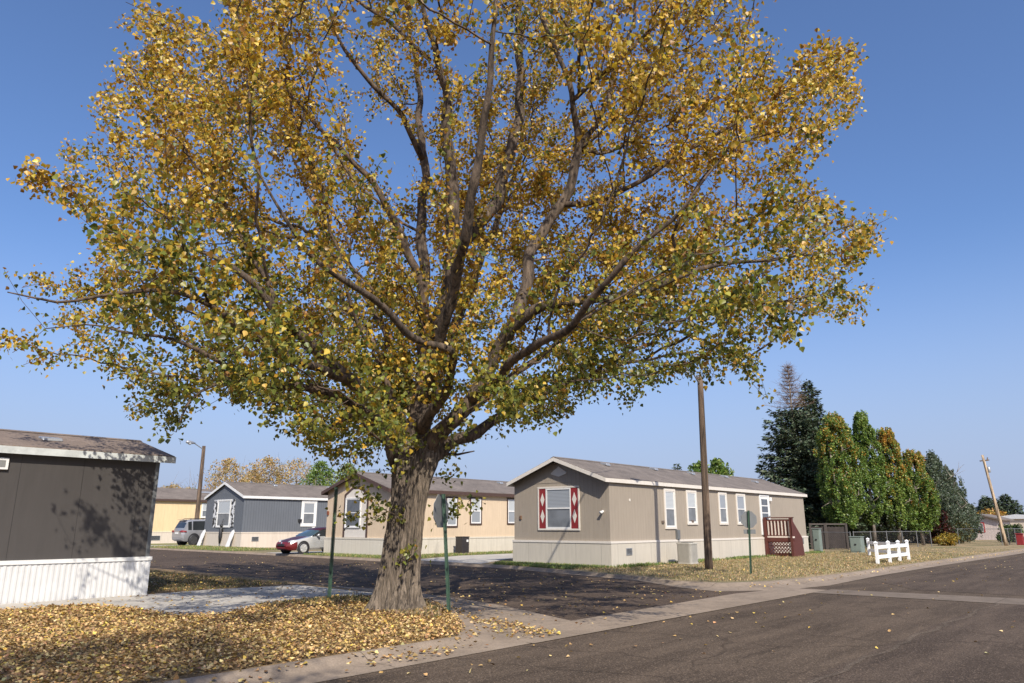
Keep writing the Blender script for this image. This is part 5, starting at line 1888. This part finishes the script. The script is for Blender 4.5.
for px_, D, top, rr, lab, sd in ((944, 68, 452, 2.6, 'grey green juniper rising behind the yellow bush', 31), (957, 73, 466, 2.2, 'grey green juniper with a jagged crown left of the small pink house', 32), (968, 80, 489, 1.5, 'thin grey green juniper next to the small pink house', 33)):
    x, y = tr(px_, 547, D)
    small_tree('juniper_tree', lab, x, y, ztop(px_, top, D), rr, JUN, [1, 1, 1], 26000, .13, .12, .06, 'junipers beyond the maples', sd=sd, loose=.75, shape=1.7)
for px_, top, rr, lab, sd in ((993, 496, 3.6, 'far dark spruce behind the leaning utility pole', 41), (1013, 494, 4.0, 'far dark spruce at the right edge', 42)):
    x, y = tr(px_, 545, 120)
    conifer('spruce_tree', lab, x, y, ztop(px_, top, 120), rr, SPRU, 26, 60, 'far spruces on the right', sd=sd, q=.5, zb=.5, ragged=.15)
# shrubs under the trees
def shrub(label, px_, py_, D, h, r_, palette, n, ls, sd, name='shrub', group=None):
    x, y = tr(px_, py_, D)
    rg = np.random.default_rng(sd)
    root = thing(name, label, 'shrub', (x, y, 0.05), group)
    b = MB()
    for k in range(9):
        a = rg.uniform(0, 6.28)
        e_ = (x + math.cos(a) * r_ * .7, y + math.sin(a) * r_ * .7, h * rg.uniform(.5, .9))
        b.tube([(x, y, 0), ((x + e_[0]) / 2, (y + e_[1]) / 2, e_[2] * .6), e_], [.03, .02, .006], 5, False)
    b.build('stems', M['twig_bark'], root)
    nc = 40
    C_ = rg.normal(0, .42, (nc, 3)); C_ = np.clip(C_, -.9, .9)
    C_ = C_ * np.array([r_, r_, h * .45]) + np.array([x, y, h * .52])
    ci = rg.integers(0, nc, n)
    pos = C_[ci] + unit(rg.normal(0, 1, (n, 3))) * rg.random((n, 1)) ** .4 * r_ * .36
    pos[:, 2] = np.maximum(pos[:, 2], .15)
    tdr = rg.normal(0, 1, (n, 3))
    leaves_mesh('foliage', pos, tdr, rg.normal(0, 1, (n, 3)), rg.uniform(.7, 1.3, n) * ls, pal(n, palette, [1] * len(palette)), M['leaf'], root, QUAD, QUAD_F, .2)


DK = [(0.03, 0.045, 0.02), (0.05, 0.065, 0.03), (0.025, 0.03, 0.018)]
shrub('dark shrub behind the board fence', 835, 549, 55, 3.4, 2.6, DK, 6000, .2, 51)
shrub('dark shrub between the first two maples', 868, 549, 60, 3.2, 2.6, DK, 6000, .2, 52)
shrub('dark shrub under the orange maple', 890, 549, 66, 3.4, 3.0, DK, 6000, .22, 53)
shrub('dark shrub at the right end of the maple row', 918, 548, 70, 3.6, 3.2, DK, 7000, .22, 54)
shrub('deep red leaved shrub beside the yellow bush', 941, 549, 66, 2.9, 1.2, [(0.08, 0.015, 0.012), (0.05, 0.02, 0.015), (0.05, 0.05, 0.02)], 4000, .16, 55)
shrub('bright yellow bush at the end of the long chain link fence', 947, 550, 60, 0.95, 0.85, [(0.42, 0.30, 0.04), (0.34, 0.22, 0.04), (0.2, 0.17, 0.04)], 3000, .11, 56)
shrub('olive bush just behind the distant chain link fence', 960, 548, 68, 2.3, 1.2, [(0.16, 0.14, 0.04), (0.22, 0.16, 0.05), (0.1, 0.1, 0.04)], 5000, .16, 57)
shrub('round dark green bush right of the leaning pole', 1014, 548, 72, 1.6, 1.05, GRN[:1] + DK[:2], 6000, .13, 58)
shrub('orange shrub above the small pink house', 994, 545, 112, 4.0, 2.6, ORG + [(0.2, 0.12, 0.05)], 5000, .25, 59)

small_tree('cottonwood_tree', 'yellow cottonwood behind the viewer whose shade falls on the leaf covered lawn', -3.1, -0.9, 13.0, 3.0, [(0.56, 0.40, 0.06), (0.3, 0.28, 0.05)], [2, 1], 8500, .10, .3, .55, sd=77, loose=.9, limbs=14)
# orange and bare trees at the far left, green ones
AUT = [(0.50, 0.34, 0.14), (0.56, 0.39, 0.16), (0.42, 0.29, 0.13), (0.36, 0.30, 0.12)]
for (px_, top, D, rr, lab, sd, palx, nl) in (
    (168, 484, 110, 4.5, 'orange autumn tree far off above the yellow house roof, nearest the charcoal house', 61, AUT, 6000),
    (186, 488, 118, 4.0, 'dull green and orange tree above the yellow house, left of the far light pole', 62, GRN[:2] + AUT[:1], 6000),
    (222, 457, 105, 3.6, 'orange autumn tree just right of the far light pole', 63, AUT, 5200),
    (247, 470, 112, 3.4, 'low orange tree between two taller ones behind the blue grey house', 64, AUT, 6000),
    (262, 455, 100, 3.8, 'dense orange tree above the ridge of the blue grey house', 65, AUT, 6000),
    (292, 457, 104, 4.0, 'thin half bare orange tree behind the blue grey house', 66, AUT, 3500),
    (316, 460, 96, 2.6, 'small green tree above the right end of the blue grey roof', 67, GRN, 8000),
    (345, 462, 90, 2.8, 'pale green tree above the gable of the tan house', 68, GRN[1:3] + [(0.25, 0.24, 0.08)], 6000)):
    x, y = tr(px_, 540, D)
    small_tree('autumn_tree' if palx is AUT else 'leafy_tree', lab, x, y, ztop(px_, top, D), rr, palx, [1] * len(palx), nl, .19, .2, .2, 'trees beyond the houses on the left', sd=sd, loose=.62, bare=True, limbs=12, egg=False)
for (px_, top, D, rr, lab, sd) in ((704, 461, 85, 2.4, 'rounded green tree top showing over the taupe roof, left one', 71), (722, 458, 88, 2.2, 'rounded green tree top showing over the taupe roof, right one', 72)):
    x, y = tr(px_, 540, D)
    small_tree('leafy_tree', lab, x, y, ztop(px_, top, D), rr, GRN, [1] * 4, 7000, .22, .15, .3, 'trees behind the taupe house', sd=sd, loose=.8, egg=False)
x, y = tr(681, 540, 80)
conifer('spruce_tree', 'tiny spruce tip showing over the taupe roof', x, y, ztop(681, 463, 80), 1.5, SPRU, 18, 16, sd=73, zb=1, q=.4)

# small far buildings at the right edge
h0 = at(987, 548, 84)
pinkw = siding('pinkish_white_siding', (0.48, 0.40, 0.36), .3, .08, .8)
hp = thing('small_house', 'small pale pink house with a red framed window beyond the far fence', 'house', (h0[0], h0[1], .05))
xx0, yy0, yy1 = h0[0], h0[1] - 1.4, h0[1] + 2.2
b = MB(); b.prism([(xx0, yy0, 0), (xx0, yy0, 2.3), (xx0, (yy0 + yy1) / 2, 2.75), (xx0, yy1, 2.3), (xx0, yy1, 0)], (8, 0, 0)); b.build('wall', pinkw, hp)
b = MB(); ymm = (yy0 + yy1) / 2
b.prism([(xx0 - .4, yy0 - .4, 2.2), (xx0 - .4, ymm, 2.8), (xx0 - .4, yy1 + .4, 2.2), (xx0 - .4, yy1 + .4, 2.35), (xx0 - .4, ymm, 2.95), (xx0 - .4, yy0 - .4, 2.35)], (8.8, 0, 0)); b.build('roof', roof_grey, hp)
window(hp, 'X', xx0, yy0 + 1.3, yy0 + 2.3, .9, 2.0, flat('red_window_trim', (0.3, 0.03, 0.03)), .12, up='pane_dark', low='pane_dark')
h1 = at(1018, 545, 100)
hp2 = thing('small_house', 'low beige house half hidden by the round bush at the right edge', 'house', (h1[0], h1[1], .05))
b = MB(); b.box(h1[0], h1[0] + 9, h1[1] - 4, h1[1] + 3.4, 0, 2.5); b.build('wall', flat('beige_wall', (0.5, 0.42, 0.33)), hp2)
b = MB(); b.prism([(h1[0] - .3, h1[1] - 4.3, 2.5), (h1[0] - .3, h1[1] - .3, 3.1), (h1[0] - .3, h1[1] + 3.7, 2.5)], (9.6, 0, 0)); b.build('roof', flat('pale_metal_roof', (0.5, 0.5, 0.5)), hp2)
c0 = at(1021.5, 548, 62)
bn = thing('wheelie_bin', 'dark red wheeled bin at the roadside on the right edge', 'bin', (c0[0], c0[1], .05))
b = MB(); b.prism([(c0[0] - .24, c0[1] - .24, .1), (c0[0] + .24, c0[1] - .24, .1), (c0[0] + .24, c0[1] + .24, .1), (c0[0] - .24, c0[1] + .24, .1)], (0, 0, .85)); b.build('body', M['red'], bn, bevel=.03)
b = MB(); b.box(c0[0] - .28, c0[0] + .28, c0[1] - .28, c0[1] + .28, .95, 1.02); b.build('lid', M['red'], bn, bevel=.02)
for s in (-1, 1):
    b = MB(); b.lathe((c0[0] + .2, c0[1] + s * .2, .12), (0, s, 0), [(0, .1), (.05, .1)], 12); b.build('wheel', M['black'], bn)

# ------------------------------------------------------------------ fallen leaves and grass
DRY = [(0.50, 0.335, 0.125), (0.60, 0.435, 0.20), (0.38, 0.235, 0.095), (0.23, 0.13, 0.06), (0.56, 0.385, 0.08)]
BED = [(-6, 8.05), (7.9, 8.08), (8.6, 8.6), (9.4, 9.6), (10.1, 10.6), (11.1, 12.4), (10.9, 13.7), (10.0, 14.3), (8.4, 14.2), (6.9, 13.1), (6.3, 13.6), (6.3, 15.3), (5.9, 16.7), (-6, 16.9)]


def scatter(poly, n, zf, palette, probs, size, mat, name, label, flatness=.35, cat='leaves', keepf=None, rise=0.03, fold=.3):
    P = np.array(poly)
    lo, hi = P.min(0), P.max(0)
    pts = []
    while sum(len(a) for a in pts) < n:
        a = rng.uniform(lo, hi, (n * 2, 2))
        a = a[in_poly(a[:, 0], a[:, 1], poly)]
        if keepf is not None:
            a = a[rng.random(len(a)) < keepf(a)]
        pts.append(a)
    a = np.vstack(pts)[:n]
    pos = np.column_stack([a, np.full(n, zf) + rng.random(n) * rise])
    td = rng.normal(0, 1, (n, 3)); td[:, 2] = rng.normal(0, flatness, n)
    nr_ = rng.normal(0, flatness, (n, 3)); nr_[:, 2] = 1
    return pos, td, nr_, rng.uniform(*size, n), pal(n, palette, probs, .22)


def merge_scatter(name, label, lst, mat, cat='leaves'):
    z = [np.concatenate([s[i] for s in lst]) for i in range(5)]
    o = leaves_mesh(name, z[0], z[1], z[2], z[3], z[4], mat, None, LEAF, LEAF_F, .35)
    return tag(o, label, cat, kind='stuff')


def vis_bias(a):
    return np.clip(1.2 - 0.06 * np.hypot(a[:, 0], a[:, 1]) + 0.25 * np.sin(a[:, 0] * 1.7) * np.sin(a[:, 1] * 1.3 + 1), .15, 1)


lst = [scatter(BED, 85000, .105, DRY, [4, 3, 3.8, 3.0, 1.1], (.022, .055), None, '', '', .38, rise=.05)]
lst.append(scatter([(-6, 7.75), (7.9, 7.8), (9.0, 8.5), (9.9, 9.6), (11.4, 12.6), (10.8, 12.6), (8.2, 8.6), (-6, 8.1)], 1700, .075, DRY, [3, 3, 3, 2, 1.5], (.036, .066), None, '', '', .3, rise=.03,
                   keepf=lambda a: np.clip(1 - (8.1 - a[:, 1]) / .35, .06, 1) * (.4 + .6 * (np.sin(a[:, 0] * 4.1) > 0))))
lst.append(scatter([(7.9, 18.2), (11.5, 18.3), (11.6, 30), (7.9, 30)], 2600, .105, DRY, [3, 3, 2, 2, 2], (.038, .066), None, '', '', .3))
lst.append(scatter([(-6, 7.3), (9.5, 7.4), (10.4, 9.6), (9.2, 9.4), (8.3, 8.2), (-6, 8.1)], 1300, .03, DRY, [3, 3, 2, 2, 2], (.038, .066), None, '', '', .3, rise=.015,
                   keepf=lambda a: np.clip((np.sin(a[:, 0] * 2.1) * .5 + .35), .03, 1) * np.where(a[:, 1] > 7.75, 0.8, 0.5)))
lst.append(scatter([(6.1, 13.2), (11.3, 13.6), (11.5, 17.9), (-4, 17.9), (-4, 16.9)], 450, .116, DRY, [3, 3, 3, 2, 1], (.038, .066), None, '', '', .3, rise=.01))
lst.append(scatter([(8.8, 7.3), (12.5, 7.3), (13.0, 15), (11.5, 15)], 110, .03, DRY, [3, 3, 3, 2, 1], (.038, .066), None, '', '', .3, rise=.06))
lst.append(scatter([(12, 8.6), (18, 8.6), (22, 20), (23, 60), (12.6, 60)], 1050, .012, DRY, [3, 3, 2, 2, 2], (.038, .066), None, '', '', .3, rise=.01,
                   keepf=lambda a: np.clip(1.3 - .03 * a[:, 1], .12, 1)))
lst.append(scatter([(3, -1), (60, -1), (60, 7.2), (5, 7.2)], 280, .010, DRY, [3, 3, 2, 1, 2], (.038, .066), None, '', '', .3, rise=.01,
                   keepf=lambda a: np.clip(.25 + np.exp(-((a[:, 1] - 6.6) / .8) ** 2), 0, 1) * np.clip(1.2 - a[:, 0] / 60, .1, 1)))
LAWN = [(60, 8.6), (36.8, 8.7), (27.4, 8.8), (23.6, 9.0), (21.4, 9.4), (20.1, 10.0), (20.0, 11.3), (20.8, 12.8), (21.4, 14.8), (22.2, 17.3), (22.9, 20.6), (24.0, 22), (24.05, 16.3), (45.1, 16.3), (60, 16)]
lst.append(scatter(LAWN, 6500, .105, DRY, [3, 3, 3, 2, 1], (.03, .058), None, '', '', .35, rise=.04, keepf=lambda a: np.clip(1.5 - (a[:, 0] - 20) / 26, .08, 1)))
lst.append(scatter([(18.4, 8.8), (20.5, 8.2), (60, 7.6), (60, 8.6), (21, 9.4)], 500, .05, DRY, [4, 4, 2, 1, 2], (.038, .066), None, '', '', .3, rise=.04))
merge_scatter('fallen_leaves', 'yellow and brown fallen cottonwood leaves lying on lawn, kerb and street', lst, M['leaf_dry'])

GR = [(0.12, 0.145, 0.04), (0.19, 0.18, 0.065), (0.40, 0.30, 0.165), (0.30, 0.22, 0.115)]
GG = [(0.10, 0.16, 0.035), (0.14, 0.2, 0.05), (0.25, 0.24, 0.08)]


def grass(lst):
    pos, td, nr_, sz, col = [np.concatenate([s[i] for s in lst]) for i in range(5)]
    td = rng.normal(0, .45, (len(pos), 3)); td[:, 2] = 1
    nr_ = rng.normal(0, 1, (len(pos), 3)); nr_[:, 2] = 0
    o = leaves_mesh('grass', pos, td, nr_, sz, col, M['leaf_dry'], None, QUAD, QUAD_F, .1, .22)
    return tag(o, 'short dry grass of the lawns, greener along the house skirts', 'grass', kind='stuff')


gl = []
gl.append(scatter(LAWN, 46000, .095, GR, [2, 2, 4, 3], (.04, .09), None, '', '', rise=.005, keepf=lambda a: np.clip(1.5 - (a[:, 0] - 20) / 24, .12, 1)))
gl.append(scatter([(24.05, 15.7), (45.1, 15.7), (45.1, 16.32), (24.05, 16.32)], 5000, .095, GG, [2, 2, 1], (.07, .17), None, '', '', rise=.005, keepf=lambda a: np.clip(np.sin(a[:, 0] * 1.3) * .5 + .5, .1, 1)))
gl.append(scatter([(22.0, 17.0), (24.1, 16.2), (24.1, 22), (23.0, 21.5)], 8000, .095, GG, [2, 2, 2], (.06, .14), None, '', '', rise=.005))
gl.append(scatter([(23.2, 27.6), (28, 28.8), (42, 28.8), (42, 30.3), (24.7, 30.3), (24.7, 35.5), (23.4, 36)], 14000, .1, GG + [(0.35, 0.28, 0.13)], [2, 3, 2, 2], (.07, .15), None, '', '', rise=.005))
gl.append(scatter([(23.6, 44.3), (27.2, 44.3), (27.2, 56.7), (23.65, 56.7)], 9000, .1, GG + [(0.38, 0.28, 0.13)], [2, 2, 2, 2], (.08, .16), None, '', '', rise=.005))
gl.append(scatter([(7.8, 18.3), (11.6, 18.4), (11.7, 30), (7.9, 30)], 9000, .095, [(0.09, 0.1, 0.03), (0.14, 0.13, 0.05), (0.2, 0.15, 0.07)], [2, 2, 2], (.04, .09), None, '', '', rise=.005))
gl.append(scatter([(8.2, 13.9), (10.9, 12.2), (11.1, 13.3), (10.2, 14.2)], 1500, .1, [(0.09, 0.1, 0.03), (0.16, 0.13, 0.06), (0.2, 0.15, 0.07)], [2, 2, 2], (.05, .11), None, '', '', rise=.02))
gl.append(scatter([(9.0, 9.6), (10.0, 10.6), (11.0, 12.4), (10.0, 12.8), (8.9, 11)], 2200, .1, [(0.09, 0.1, 0.03), (0.2, 0.15, 0.08), (0.25, 0.18, 0.1)], [1, 2, 2], (.04, .1), None, '', '', rise=.02))
grass(gl)
